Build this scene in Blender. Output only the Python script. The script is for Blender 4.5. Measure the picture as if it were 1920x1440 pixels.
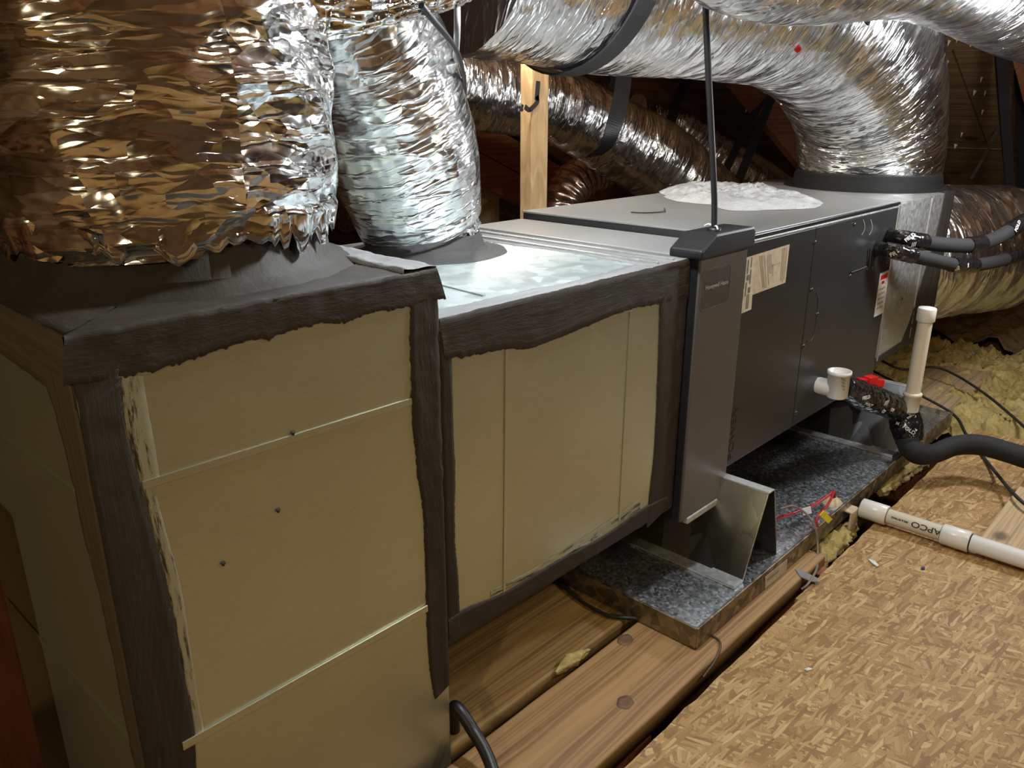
import bpy, bmesh, math, random
import numpy as np
from mathutils import Vector, Matrix, noise as mn
random.seed(7); rng = np.random.default_rng(7)
PI = math.pi
SC = bpy.context.scene
for o in list(bpy.data.objects): bpy.data.objects.remove(o)
COL = SC.collection

# ------------------------------------------------------------------ frame of reference
# u-space: X along the ducting (away to the right), Y across it (away to the left), Z up, eye at the origin.
S = 0.8            # metres per u
EYE = 1.27 * S     # floor deck top is at world z = 0
F = 1495.8
M = np.array([[.687106380, -.726556640, .000521317635], [-.236434972, -.224275476, -.945409443], [.687010427, .649473602, -.325884509]])
def at(u, v, ax, val):           # point seen at pixel (u, v) lying on the plane  axis = val
    d = M.T @ np.array([(u - 960) / F, (v - 720) / F, 1.]); return d * (val / d[ax])
def W(p): return np.asarray(p, float) * S + np.array([0, 0, EYE])

# ------------------------------------------------------------------ camera, world, lights, exposure
cam = bpy.data.cameras.new('camera'); camo = bpy.data.objects.new('camera', cam); COL.objects.link(camo)
cam.sensor_width = 36; cam.lens = 36 * F / 1920; cam.clip_start = .02
R = M.copy()
camo.matrix_world = Matrix(((R[0,0], -R[1,0], -R[2,0], 0), (R[0,1], -R[1,1], -R[2,1], 0), (R[0,2], -R[1,2], -R[2,2], EYE), (0, 0, 0, 1)))
SC.camera = camo
wd = bpy.data.worlds.new('attic_air'); SC.world = wd; wd.use_nodes = True
wd.node_tree.nodes['Background'].inputs[0].default_value = (.5, .36, .22, 1)
wd.node_tree.nodes['Background'].inputs[1].default_value = .05
def lamp(name, p, col, watts, r):
    l = bpy.data.lights.new(name, 'POINT'); l.color = col; l.energy = watts; l.shadow_soft_size = r
    o = bpy.data.objects.new(name, l); o.location = W(p); COL.objects.link(o); return o
lamp('work_light', (1.32, .95, .36), (.88, .95, 1), 21, .04)
lamp('work_light', (3.2, .45, -.04), (.92, .96, 1), 15, .07)
lamp('left_warm_fill', (-1.6, -.3, .6), (1, .80, .48), 30, .05)  # warm fill added out of view, brightens the plenum's left face and foil
lamp('rear_fill', (2.15, 2.08, .55), (1, .95, .86), 16, .05)  # unseen fill added behind the main duct to brighten the background
lamp('deck_fill', (2.0, -.5, .5), (1, .87, .60), 13.5, .06)  # fill added off to the right to brighten near deck and front faces
SC.view_settings.view_transform = 'Standard'; SC.view_settings.look = 'None'; SC.view_settings.gamma = 1
SC.view_settings.use_curve_mapping = False; SC.view_settings.exposure = 0.65

# ------------------------------------------------------------------ material helpers
def srgb(r, g, b):
    f = lambda c: (c/255/12.92) if c/255 <= .04045 else ((c/255 + .055)/1.055)**2.4
    return (f(r), f(g), f(b), 1)
class NT:
    def __init__(s, name):
        s.m = bpy.data.materials.new(name); s.m.use_nodes = True; s.t = s.m.node_tree
        s.b = s.t.nodes['Principled BSDF']; s.tc = None
    def n(s, typ, **kw):
        n = s.t.nodes.new(typ)
        for k, v in kw.items():
            if k[0] == '_': setattr(n, k[1:], v)
        return n
    def l(s, a, b): s.t.links.new(a, b)
    def coord(s, kind='Object', scale=(1,1,1), rot=(0,0,0), src=None):
        if src is None:
            if s.tc is None: s.tc = s.t.nodes.new('ShaderNodeTexCoord')
            src = s.tc.outputs[kind]
        mp = s.t.nodes.new('ShaderNodeMapping'); mp.inputs['Scale'].default_value = scale; mp.inputs['Rotation'].default_value = rot
        s.l(src, mp.inputs[0]); return mp.outputs[0]
    def noise(s, vec, scale, detail=4, rough=.6, dist=0, out='Fac'):
        n = s.t.nodes.new('ShaderNodeTexNoise'); n.inputs['Scale'].default_value = scale; n.inputs['Detail'].default_value = detail
        n.inputs['Roughness'].default_value = rough; n.inputs['Distortion'].default_value = dist; s.l(vec, n.inputs['Vector']); return n.outputs[out]
    def vor(s, vec, scale, feature='F1', out='Distance', rnd=1):
        n = s.t.nodes.new('ShaderNodeTexVoronoi'); n.feature = feature; n.inputs['Scale'].default_value = scale
        n.inputs['Randomness'].default_value = rnd; s.l(vec, n.inputs['Vector']); return n.outputs[out]
    def ramp(s, fac, stops):
        n = s.t.nodes.new('ShaderNodeValToRGB'); e = n.color_ramp.elements
        while len(e) < len(stops): e.new(.5)
        for i, (p, c) in enumerate(stops):
            e[i].position = p; e[i].color = c if len(c) == 4 else (*c, 1)
        s.l(fac, n.inputs[0]); return n.outputs[0]
    def g(s, fac, stops): return s.ramp(fac, [(p, (v, v, v, 1)) for p, v in stops])
    def mix(s, fac, a, b, mode='MIX'):
        n = s.t.nodes.new('ShaderNodeMix'); n.data_type = 'RGBA'; n.blend_type = mode
        for inp, v in ((n.inputs[0], fac), (n.inputs[6], a), (n.inputs[7], b)):
            if hasattr(v, 'is_output') or hasattr(v, 'links'): s.l(v, inp)
            else: inp.default_value = v
        return n.outputs[2]
    def math(s, op, a, b=0.):
        n = s.t.nodes.new('ShaderNodeMath'); n.operation = op
        for inp, v in ((n.inputs[0], a), (n.inputs[1], b)):
            if hasattr(v, 'links'): s.l(v, inp)
            else: inp.default_value = v
        return n.outputs[0]
    def bump(s, h, strength, dist=.01, prev=None):
        n = s.t.nodes.new('ShaderNodeBump'); n.inputs['Strength'].default_value = strength; n.inputs['Distance'].default_value = dist
        s.l(h, n.inputs['Height'])
        if prev is not None: s.l(prev, n.inputs['Normal'])
        return n.outputs[0]
    def set(s, **kw):
        names = dict(col='Base Color', met='Metallic', ro='Roughness', nrm='Normal', spec='Specular IOR Level', coat='Coat Weight', coatr='Coat Roughness', tr='Transmission Weight', alpha='Alpha')
        for k, v in kw.items():
            i = s.b.inputs[names[k]]
            if hasattr(v, 'links'): s.l(v, i)
            else: i.default_value = v
        return s.m

def plain(name, col, ro=.5, met=0., bump=0, bscale=60):
    n = NT(name); n.set(ro=ro, met=met)
    v = n.coord('Object'); f = n.noise(v, bscale, 4)
    c = n.mix(n.g(f, [(.35, 0), (.7, 1)]), tuple(x*(.95 if bscale < 10 else .82) for x in col[:3]) + (1,), tuple(min(1, x*(1.03 if bscale < 10 else 1.12)) for x in col[:3]) + (1,))
    n.set(col=c)
    if bump: n.set(nrm=n.bump(f, bump, .004))
    return n.m

def foil_mat(name, tint=(.88, .89, .90), crinkle=1., ro=.16, coarse=1., facet=.5, amt2=.8):
    n = NT(name)
    uv = n.coord('UV')
    warp = n.noise(n.coord('UV', (3, 3, 1)), 2.2, 3, out='Color')
    vm = n.n('ShaderNodeVectorMath', _operation='MULTIPLY_ADD'); vm.inputs[1].default_value = (.035, .035, 0)
    n.l(warp, vm.inputs[0]); n.l(uv, vm.inputs[2]); w = vm.outputs[0]
    def ridge(vec, sc, det=2): return n.math('ABSOLUTE', n.math('SUBTRACT', n.noise(vec, sc, det), .5))
    k = coarse
    c1 = n.coord('UV', (34*k, 5*k, 1), (0, 0, .12), src=w)      # long creases around the duct
    c2 = n.coord('UV', (70*k, 14*k, 1), (0, 0, -.3), src=w)
    c3 = n.coord('UV', (13*k, 11*k, 1), (0, 0, .6), src=w)
    thin1 = n.g(n.vor(c1, .8, 'DISTANCE_TO_EDGE'), [(0, 1), (.09, 0)])             # narrow straight crease lines
    thin2 = n.g(n.vor(c2, .8, 'DISTANCE_TO_EDGE'), [(0, 1), (.10, 0)])
    amt = n.g(n.noise(n.coord('UV', (5, 4, 1)), 1.6, 2), [(.38, .25), (.62, 1)])
    fac = n.vor(c3, 2.0, 'F1')
    def facets(vec, sc):
        v = n.t.nodes.new('ShaderNodeTexVoronoi'); v.inputs['Scale'].default_value = sc; v.voronoi_dimensions = '2D'; n.l(vec, v.inputs['Vector'])
        d1 = n.n('ShaderNodeVectorMath', _operation='SUBTRACT'); n.l(vec, d1.inputs[0]); n.l(v.outputs['Position'], d1.inputs[1])
        d2 = n.n('ShaderNodeVectorMath', _operation='SUBTRACT'); n.l(v.outputs['Color'], d2.inputs[0]); d2.inputs[1].default_value = (.5, .5, .5)
        d3 = n.n('ShaderNodeVectorMath', _operation='DOT_PRODUCT'); n.l(d1.outputs[0], d3.inputs[0]); n.l(d2.outputs[0], d3.inputs[1]); return d3.outputs['Value']
    f1 = facets(n.coord('UV', (30*k, 7*k, 1), (0, 0, .25), src=w), 1.)
    f2 = facets(n.coord('UV', (70*k, 26*k, 1), (0, 0, -.4), src=w), 1.)
    b = n.bump(f1, facet, .020/k)
    b = n.bump(f2, facet*amt2, .008/k, b)
    b = n.bump(n.noise(c3, 1., 1), .25*crinkle, .02, b)
    b = n.bump(n.math('MULTIPLY', thin1, amt), .5*crinkle, .004, b)
    b = n.bump(n.math('MULTIPLY', thin2, amt), .35*crinkle, .0022, b)
    d = n.noise(n.coord('UV', (6, 6, 1)), 1.5, 5)
    col = n.mix(n.g(d, [(.4, 0), (.75, 1)]), (*tint, 1), (tint[0]*.88, tint[1]*.87, tint[2]*.84, 1))
    n.set(col=col, met=1., ro=n.g(d, [(.3, ro), (.7, ro+.10)]), nrm=b)
    return n.m
FOIL = foil_mat('crinkled_foil')
FOILS = foil_mat('loose_shiny_foil', crinkle=1.15, ro=.08, coarse=.68, facet=.8, amt2=1.1)
FOILB = foil_mat('brownish_foil', (.72, .52, .44), ro=.22)

def galv_mat(name, base=(.56, .57, .58), spangle=26, ro=.3, contrast=.35, met=1.):
    n = NT(name); v = n.coord('Object')
    vo = n.t.nodes.new('ShaderNodeTexVoronoi'); vo.inputs['Scale'].default_value = spangle; n.l(v, vo.inputs['Vector'])
    sep = n.t.nodes.new('ShaderNodeSeparateColor'); n.l(vo.outputs['Color'], sep.inputs[0])
    big = n.noise(v, 5, 5)
    k = n.mix(.35, sep.outputs[0], big)
    lo = tuple(b*(1-contrast) for b in base); hi = tuple(min(1, b*(1+contrast)) for b in base)
    n.set(col=n.ramp(k, [(.2, (*lo, 1)), (.8, (*hi, 1))]), met=met, ro=n.g(sep.outputs[1], [(0, ro), (1, ro+.16)]),
          nrm=n.bump(n.noise(v, spangle*3, 3), .12, .002))
    return n.m
GALV = galv_mat('galvanised_spangle', (.58, .61, .64), 170, .3, .4)
GALVS = galv_mat('galvanised_sheet', (.60, .60, .58), 90, .36, .06, .85)
GALVT = galv_mat('galvanised_top', (.42, .47, .47), 40, .42, .16, .7)

def sheet_mat():                                      # dull duct sheet, faint woven grain, smudges
    n = NT('dull_duct_sheet'); v = n.coord('Object')
    fine = n.noise(n.coord('Object', (1, 1, 14)), 60, 3)
    big = n.noise(v, 3.2, 5)
    c = n.ramp(big, [(.3, (.44, .46, .345, 1)), (.7, (.55, .57, .45, 1))])
    c = n.mix(.3, c, n.ramp(fine, [(.3, (.41, .43, .32, 1)), (.7, (.61, .62, .50, 1))]))
    n.set(col=c, met=.78, ro=.36, nrm=n.bump(fine, .14, .001)); return n.m
SHEET = sheet_mat()
def mastic_mat(name, col, smear=(26, 4)):
    n = NT(name)
    s1 = n.noise(n.coord('UV', (smear[0], smear[1], 1)), 1, 6, .7)
    s2 = n.noise(n.coord('Object'), 90, 3)
    c = n.ramp(s1, [(.3, tuple(x*.6 for x in col) + (1,)), (.55, (*col, 1)), (.85, tuple(min(1, x*1.7) for x in col) + (1,))])
    n.set(col=c, ro=n.g(s1, [(.3, .6), (.7, .8)]), nrm=n.bump(s2, .15, .002, n.bump(s1, .6, .005))); return n.m
MASTIC = mastic_mat('dark_mastic', (.026, .0205, .0135))
MASTG = mastic_mat('lit_top_mastic', (.20, .20, .20), (30, 3))  # dark mastic made paler, light on the top faces put into its colour
def dry_mat():                                         # dry-brushed edge: sheet showing through streaky mastic
    n = NT('dry_brushed_mastic')
    s = n.noise(n.coord('UV', (150, 14, 1)), 1, 5, .75)
    s2 = n.noise(n.coord('UV', (14, 4, 1)), 1, 3)
    sx = n.n('ShaderNodeSeparateXYZ'); n.l(n.coord('UV'), sx.inputs[0])
    k = n.math('ADD', n.math('ADD', s, n.math('MULTIPLY', s2, .2)), n.math('MULTIPLY', sx.outputs[0], 6.))
    n.set(col=n.ramp(k, [(.56, (.06, .055, .045, 1)), (.66, (.43, .45, .35, 1))]), met=.55, ro=.42, nrm=n.bump(s, .2, .0015)); return n.m
DRY = dry_mat()

def wood_mat(name, c0, c1, axis=0, scale=1., rough=.6, knots=True):
    n = NT(name)
    sc = [9*scale]*3; sc[axis] = .9*scale
    v = n.coord('Object', tuple(sc))
    d = n.noise(v, 1.2, 3, .5, .6)
    w = n.t.nodes.new('ShaderNodeTexWave'); w.wave_type = 'RINGS'; w.inputs['Scale'].default_value = 1.3; w.inputs['Distortion'].default_value = 5; w.inputs['Detail'].default_value = 3
    n.l(n.coord('Object', tuple(sc)), w.inputs['Vector'])
    k = n.math('ADD', n.math('MULTIPLY', w.outputs['Fac'], .45), n.math('MULTIPLY', d, .6))
    fs = [120*scale]*3; fs[axis] = 4*scale
    fib = n.noise(n.coord('Object', tuple(fs)), 1, 4, .7)
    c = n.ramp(k, [(.3, (*[x*.8 for x in c0], 1)), (.42, (*c1, 1)), (.55, (*c0, 1)), (.75, (*c1, 1))])
    c = n.mix(.4, c, n.ramp(fib, [(.3, (*[x*.7 for x in c0], 1)), (.7, (*c1, 1))]))
    if knots:
        ks = [5*scale]*3; ks[axis] = 3*scale
        kv = n.vor(n.coord('Object', tuple(ks)), 1.1, 'F1')
        c = n.mix(n.g(kv, [(.05, .85), (.12, 0)]), c, (c0[0]*.25, c0[1]*.2, c0[2]*.2, 1))
    n.set(col=c, ro=rough, nrm=n.bump(fib, .25, .002)); return n.m
PLANKA = wood_mat('yellow_pine', (.27, .16, .055), (.52, .35, .14))
PLANKB = wood_mat('brown_pine', (.22, .11, .04), (.40, .235, .095))
STUD = wood_mat('stud_pine', (.62, .38, .17), (.78, .54, .28), axis=2, knots=False)
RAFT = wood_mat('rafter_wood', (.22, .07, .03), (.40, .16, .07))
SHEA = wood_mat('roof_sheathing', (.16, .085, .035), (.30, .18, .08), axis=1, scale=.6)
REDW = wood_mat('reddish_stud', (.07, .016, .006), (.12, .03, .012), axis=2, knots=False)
GREYW = wood_mat('weathered_lumber', (.36, .24, .12), (.56, .41, .24))

def osb_mat():
    n = NT('strand_board')
    base = n.tc
    def layer(scale, rot, seed):
        off = n.n('ShaderNodeVectorMath', _operation='ADD'); off.inputs[1].default_value = (seed, seed*.7, 0)
        w = n.noise(n.coord('Object'), 9, 2, out='Color')
        wm = n.n('ShaderNodeVectorMath', _operation='MULTIPLY_ADD'); wm.inputs[1].default_value = (.02, .02, 0)
        n.l(w, wm.inputs[0]); n.l(n.tc.outputs['Object'], wm.inputs[2]); n.l(wm.outputs[0], off.inputs[0])
        rv = n.coord('Object', (1, 1, 1), (0, 0, rot), src=off.outputs[0])
        sv = n.coord('Object', (scale[0], scale[1], 1), src=rv)
        vo = n.t.nodes.new('ShaderNodeTexVoronoi'); vo.inputs['Scale'].default_value = 1; vo.voronoi_dimensions = '2D'; n.l(sv, vo.inputs['Vector'])
        ve = n.t.nodes.new('ShaderNodeTexVoronoi'); ve.feature = 'DISTANCE_TO_EDGE'; ve.voronoi_dimensions = '2D'; ve.inputs['Scale'].default_value = 1; n.l(sv, ve.inputs['Vector'])
        sp = n.t.nodes.new('ShaderNodeSeparateColor'); n.l(vo.outputs['Color'], sp.inputs[0])
        fs = n.coord('Object', (scale[0]*2, scale[1]*9, 1), src=rv)
        fib = n.noise(fs, 1, 3, .6)
        return sp, ve.outputs['Distance'], fib
    L = [layer((10, 80), .5, 0), layer((12, 100), 1.9, 3.3), layer((11, 75), -.75, 7.1), layer((15, 120), 2.7, 11.), layer((20, 150), 1.25, 17.), layer((24, 170), .1, 23.)]
    def colour(sp, e, fib):
        c = n.ramp(sp.outputs[0], [(0, (.24, .13, .045, 1)), (.35, (.38, .23, .085, 1)), (.7, (.46, .29, .115, 1)), (1, (.60, .42, .20, 1))])
        c = n.mix(n.g(fib, [(.3, .28), (.65, 0)]), c, (.20, .095, .035, 1))
        return n.mix(n.g(e, [(0, .55), (.07, 0)]), c, (.13, .055, .02, 1))
    c = colour(*L[0]); h = L[0][0].outputs[0]
    for i, (sp, e, fib) in enumerate(L[1:]):
        m = n.g(sp.outputs[1], [(.50, 0), (.51, 1)])
        c = n.mix(m, c, colour(sp, e, fib)); h = n.mix(m, h, sp.outputs[2])
    n.set(col=c, ro=.62, nrm=n.bump(h, .3, .0012)); return n.m
OSB = osb_mat()
def insul_mat(name, a, b):
    n = NT(name); v = n.coord('Object')
    d = n.noise(v, 14, 8, .7, .8); 
    n.set(col=n.ramp(d, [(.3, (*a, 1)), (.7, (*b, 1))]), ro=.95, nrm=n.bump(n.noise(v, 45, 6, .75), .9, .012)); return n.m
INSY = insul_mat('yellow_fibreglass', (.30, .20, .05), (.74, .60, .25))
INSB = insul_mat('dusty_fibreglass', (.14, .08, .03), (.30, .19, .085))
def cabinet_mat(name, col, ro):
    n = NT(name); v = n.coord('Object')
    f = n.noise(n.coord('Object'), 260, 2)
    g = n.noise(v, 4, 4)
    n.set(col=n.mix(n.g(g, [(.35, 0), (.7, 1)]), (*[x*.88 for x in col], 1), (*col, 1)), ro=ro, met=.25, nrm=n.bump(f, .06, .0006)); return n.m
CAB = cabinet_mat('charcoal_paint', (.036, .037, .038), .34)
CABTOP = cabinet_mat('lit_top_grey', (.34, .34, .33), .42)  # cabinet grey lightened, the light falling on the tops is in the colour
MEDIA = cabinet_mat('taupe_grey_paint', (.115, .108, .10), .4)
BLACK = plain('black_plastic', (.007, .007, .008), .45)
BLKM = plain('black_sheet_metal', (.03, .032, .035), .3, .5)
RUBBER = plain('black_foam_rubber', (.013, .013, .014), .8, 0, .3, 220)
TAPE = None
def tape_mat():
    n = NT('glossy_black_tape'); v = n.coord('Object')
    f = n.vor(v, 55, 'F1'); g = n.noise(v, 30, 2, .5, .5)
    n.set(col=(.010, .010, .011, 1), ro=.2, coat=.5, nrm=n.bump(g, .4, .006, n.bump(f, .45, .01))); return n.m
TAPE = tape_mat()
STRAP = plain('black_webbing', (.020, .021, .023), .45, 0, .2, 300)
GREYC = plain('grey_cable_jacket', (.24, .24, .24), .4)
PVC = plain('white_pvc', (.76, .745, .71), .3, 0, 0, 6)
PVCC = plain('cream_pvc', (.70, .64, .51), .32, 0, 0, 6)
RED = plain('red_plastic', (.62, .012, .012), .35)
REDW2 = plain('red_wire_jacket', (.55, .02, .03), .35)
YEL = plain('yellow_label', (.85, .74, .02), .5)
BEIGE = plain('beige_plastic', (.62, .49, .32), .5)
PAPER = plain('label_paper', (.58, .50, .38), .6)
PRINT = plain('label_print', (.16, .14, .11), .7)
PRINTL = plain('label_print_faint', (.36, .31, .23), .7)
INK = plain('black_ink', (.02, .02, .02), .6)
WHITEP = plain('white_print', (.75, .75, .75), .6)
SILV = plain('silver_print', (.6, .58, .54), .4, .3)
STEEL = plain('dark_steel', (.09, .09, .09), .35, .9)
CREAM = plain('cream_tape', (.66, .6, .46), .5)
def plastic_film():
    n = NT('white_plastic_bag'); v = n.coord('Object')
    g = n.noise(v, 26, 5, .65, 1.2)
    n.set(col=(.72, .74, .77, 1), ro=.22, coat=.4, nrm=n.bump(g, .8, .01)); return n.m
BAG = plastic_film()
REDDOT = NT('red_spot'); REDDOT.set(col=(.9, .01, .01, 1), ro=.4); REDDOT = REDDOT.m

# ------------------------------------------------------------------ geometry helpers (u-space)
class G:
    def __init__(s): s.v = []; s.f = []; s.uv = []; s.mi = []; s.cur = 0
    def add(s, verts, faces, uvs=None):
        o = len(s.v); s.v += [tuple(map(float, p)) for p in verts]
        for i, f in enumerate(faces):
            s.f.append(tuple(o + k for k in f)); s.mi.append(s.cur)
            s.uv.append(uvs[i] if uvs is not None else [(verts[k][0]+verts[k][1]*.3, verts[k][2]+verts[k][1]*.7) for k in f])
        return s
    def box(s, x0, x1, y0, y1, z0, z1):
        v = [(x0,y0,z0),(x1,y0,z0),(x1,y1,z0),(x0,y1,z0),(x0,y0,z1),(x1,y0,z1),(x1,y1,z1),(x0,y1,z1)]
        return s.add(v, [(0,3,2,1),(4,5,6,7),(0,1,5,4),(1,2,6,5),(2,3,7,6),(3,0,4,7)])
    def obox(s, c, ax, ay, az):     # centre and half-axis vectors
        c, ax, ay, az = map(np.array, (c, ax, ay, az))
        v = [c+i*ax+j*ay+k*az for k in (-1,1) for i, j in ((-1,-1),(1,-1),(1,1),(-1,1))]
        return s.add(v, [(0,3,2,1),(4,5,6,7),(0,1,5,4),(1,2,6,5),(2,3,7,6),(3,0,4,7)])
    def prism(s, poly, vec):        # planar polygon extruded by vec
        n = len(poly); vec = np.array(vec); a = [np.array(p) for p in poly]; b = [p+vec for p in a]
        return s.add(a+b, [tuple(range(n))[::-1], tuple(range(n, 2*n))] + [(i, (i+1)%n, n+(i+1)%n, n+i) for i in range(n)])
    def grid(s, P, wrap=False, uvw=None):   # P[i][j] points
        P = np.asarray(P); ni, nj = P.shape[:2]; v = P.reshape(-1, 3); f = []; uv = []
        for i in range(ni-1):
            for j in range(nj if wrap else nj-1):
                j2 = (j+1) % nj
                f.append((i*nj+j, i*nj+j2, (i+1)*nj+j2, (i+1)*nj+j))
                if uvw is not None:
                    jj = j+1
                    uv.append([uvw(i, j), uvw(i, jj), uvw(i+1, jj), uvw(i+1, j)])
        return s.add(v, f, uv if uvw is not None else None)
ORG = {}
def thing(name, label, cat, org, group=None):
    o = bpy.data.objects.new(name, None); COL.objects.link(o); o.location = W(org); ORG[o.name] = np.array(org, float)
    o.empty_display_size = .05; o['label'] = label; o['category'] = cat
    if group: o['group'] = group
    return o
def part(name, g, mat, parent=None, smooth=False, bevel=0, org=None, label=None, sub=0):
    if parent is not None: o0 = ORG[parent.name]
    else:
        a = np.array(g.v); o0 = np.array(org) if org is not None else np.array([(a[:,0].min()+a[:,0].max())/2, (a[:,1].min()+a[:,1].max())/2, a[:,2].min()])
    me = bpy.data.meshes.new(name)
    me.from_pydata([tuple((np.array(p)-o0)*S) for p in g.v], [], g.f)
    uvl = me.uv_layers.new(name='UVMap'); k = np.array([c for f in g.uv for c in f], dtype=np.float32).ravel()
    uvl.data.foreach_set('uv', k)
    for m in (mat if isinstance(mat, (list, tuple)) else [mat]): me.materials.append(m)
    if isinstance(mat, (list, tuple)): me.polygons.foreach_set('material_index', g.mi)
    bm = bmesh.new(); bm.from_mesh(me)
    if bevel:
        bmesh.ops.bevel(bm, geom=[e for e in bm.edges if e.is_manifold and e.calc_face_angle(0) > .5], offset=bevel*S, segments=2, affect='EDGES', profile=.6)
    if g.closed if hasattr(g, 'closed') else True: bmesh.ops.recalc_face_normals(bm, faces=bm.faces)
    bm.to_mesh(me); bm.free()
    if smooth: me.polygons.foreach_set('use_smooth', [True]*len(me.polygons))
    o = bpy.data.objects.new(name, me); COL.objects.link(o)
    ORG[o.name] = o0
    if parent is not None: o.parent = parent
    else: o.location = W(o0)
    if label: o['label'] = label
    return o
def tag(o, label, cat, group=None):
    o['label'] = label; o['category'] = cat
    if group: o['group'] = group
    return o
def struct(o): o['kind'] = 'structure'; return o

def catmull(pts, n):
    P = np.array(pts, float); P = np.vstack([2*P[0]-P[1], P, 2*P[-1]-P[-2]]); out = []
    k = len(P)-3
    for t in np.linspace(0, k-1e-9, n):
        i = int(t); u = t-i; a, b, c, d = P[i:i+4]
        out.append(.5*((2*b)+(-a+c)*u+(2*a-5*b+4*c-d)*u*u+(-a+3*b-3*c+d)*u**3))
    return np.array(out)
def tube(g, pts, r, n=40, seg=14, disp=None, caps=True, interp=True, up=(0,0,1), squash=None):
    pr = [list(p)+[rr] for p, rr in zip(pts, r if hasattr(r, '__len__') else [r]*len(pts))]
    Q = catmull(pr, n) if interp else np.array(pr)
    n = len(Q); C = Q[:, :3]; Rr = Q[:, 3]
    T = np.gradient(C, axis=0); T /= np.linalg.norm(T, axis=1)[:, None]
    u = np.array(up, float); u -= T[0]*(u@T[0])
    if np.linalg.norm(u) < 1e-3: u = np.array([1., 0, 0]); u -= T[0]*(u@T[0])
    u /= np.linalg.norm(u); s = np.concatenate([[0], np.cumsum(np.linalg.norm(np.diff(C, axis=0), axis=1))])
    P = np.zeros((n, seg, 3)); th = np.arange(seg)*2*PI/seg
    for i in range(n):
        u = u - T[i]*(u@T[i]); u /= np.linalg.norm(u); w = np.cross(T[i], u)
        for j in range(seg):
            rr = Rr[i]*(1+(disp(s[i], th[j], i/(n-1)) if disp else 0))
            P[i, j] = C[i]+rr*(math.cos(th[j])*u*(squash or 1)+math.sin(th[j])*w)
    rm = float(Rr.mean())
    g.grid(P, wrap=True, uvw=lambda i, j: (s[i], j*2*PI*rm/seg))
    if caps:
        g.add(P[0], [tuple(range(seg))]); g.add(P[-1], [tuple(range(seg))[::-1]])
    return g
def lathe(g, prof, c, axis=(0,0,1), seg=28, disp=None):   # prof: (r, h)
    ax = np.array(axis, float); ax /= np.linalg.norm(ax); t = np.array([1., 0, 0]) if abs(ax[0]) < .8 else np.array([0, 1., 0])
    u = t-ax*(t@ax); u /= np.linalg.norm(u); w = np.cross(ax, u); P = np.zeros((len(prof), seg, 3))
    for i, (r, h) in enumerate(prof):
        for j in range(seg):
            a = 2*PI*j/seg; rr = r*(1+(disp(a, h) if disp else 0)); P[i, j] = np.array(c)+ax*h+rr*(math.cos(a)*u+math.sin(a)*w)
    L = np.concatenate([[0], np.cumsum([math.hypot(prof[k+1][0]-prof[k][0], prof[k+1][1]-prof[k][1]) for k in range(len(prof)-1)])])
    g.grid(P, wrap=True, uvw=lambda i, j: (j/seg*.6, L[i]))
    g.add(P[0], [tuple(range(seg))]); g.add(P[-1], [tuple(range(seg))]); return g
def nz(*p): return mn.noise(Vector(p))
def foil_disp(amp=.05, ringk=15, ring=.02, fine=.012, seed=0., twist=.6):
    def f(s, th, t):
        c, sn = math.cos(th), math.sin(th)
        big = nz(c*1.2+seed, sn*1.2, s*2.2)
        rg = 1-abs(nz(c*.9+seed*2, sn*.9, (s+twist*.05*sn)*ringk))*2.2
        cr = 1-abs(nz(c*5+seed, sn*5, s*26+seed))*2
        cr2 = nz(c*13, sn*13+seed, s*30)
        return amp*big+ring*rg+fine*cr+fine*.6*cr2
    return f
def band(A, B, nrm, th=.003, n=150, m=7, jagA=0, jagB=.006, seed=0.):
    """mastic strip over a flat face between polylines A and B (u-space points), lumpy, with a torn edge on side B/A."""
    A = catmull(A, n) if len(A) > 2 else np.linspace(A[0], A[1], n)
    B = catmull(B, n) if len(B) > 2 else np.linspace(B[0], B[1], n)
    nrm = np.array(nrm, float); P = np.zeros((n, m+2, 3)); s = np.concatenate([[0], np.cumsum(np.linalg.norm(np.diff(B, axis=0), axis=1))])
    for i in range(n):
        d = B[i]-A[i]; L = np.linalg.norm(d)+1e-9; d = d/L
        jb = jagB*(nz(s[i]*12, seed, 1)*.6+nz(s[i]*60, seed, 2)*.45+nz(s[i]*200, seed, 5)*.5+.8*max(0, nz(s[i]*35, seed, 7)-.25)); ja = jagA*(nz(s[i]*25, seed, 3)*1.3+nz(s[i]*90, seed, 4)*.6)
        a = A[i]+d*ja; b = B[i]+d*jb
        P[i, 0] = a; P[i, -1] = b
        for k in range(m):
            q = a+(b-a)*(.015+.97*k/(m-1)); h = th*(.75+.5*nz(q[0]*30, q[1]*30, q[2]*30+seed))
            P[i, k+1] = q+nrm*h
    g = G(); g.closed = False
    w = np.linalg.norm(B-A, axis=1).mean()
    g.grid(P, uvw=lambda i, j: (j/(m+1)*w, s[i])); return g
def dens(pts): return [np.array(p, float) for p in pts]
def pxs(lst, ax, val): return [at(u, v, ax, val) for u, v in lst]
def ribbon(g, pts, w, wdir, th=.003, n=40):
    C = catmull(pts, n) if len(pts) > 2 else np.linspace(pts[0], pts[1], n)
    T = np.gradient(C, axis=0); T /= np.linalg.norm(T, axis=1)[:, None]; P = []
    for i in range(n):
        wd_ = np.array(wdir, float) if not callable(wdir) else wdir(i/(n-1)); wd_ = wd_-T[i]*(wd_@T[i]); wd_ /= np.linalg.norm(wd_); nn = np.cross(T[i], wd_)
        P.append([C[i]-wd_*w/2-nn*th, C[i]+wd_*w/2-nn*th, C[i]+wd_*w/2+nn*th, C[i]-wd_*w/2+nn*th])
    P = np.array(P); g.grid(P, wrap=True, uvw=lambda i, j: (j*.1, i*.05)); g.add(P[0], [(0,1,2,3)]); g.add(P[-1], [(0,1,2,3)]); return g
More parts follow.
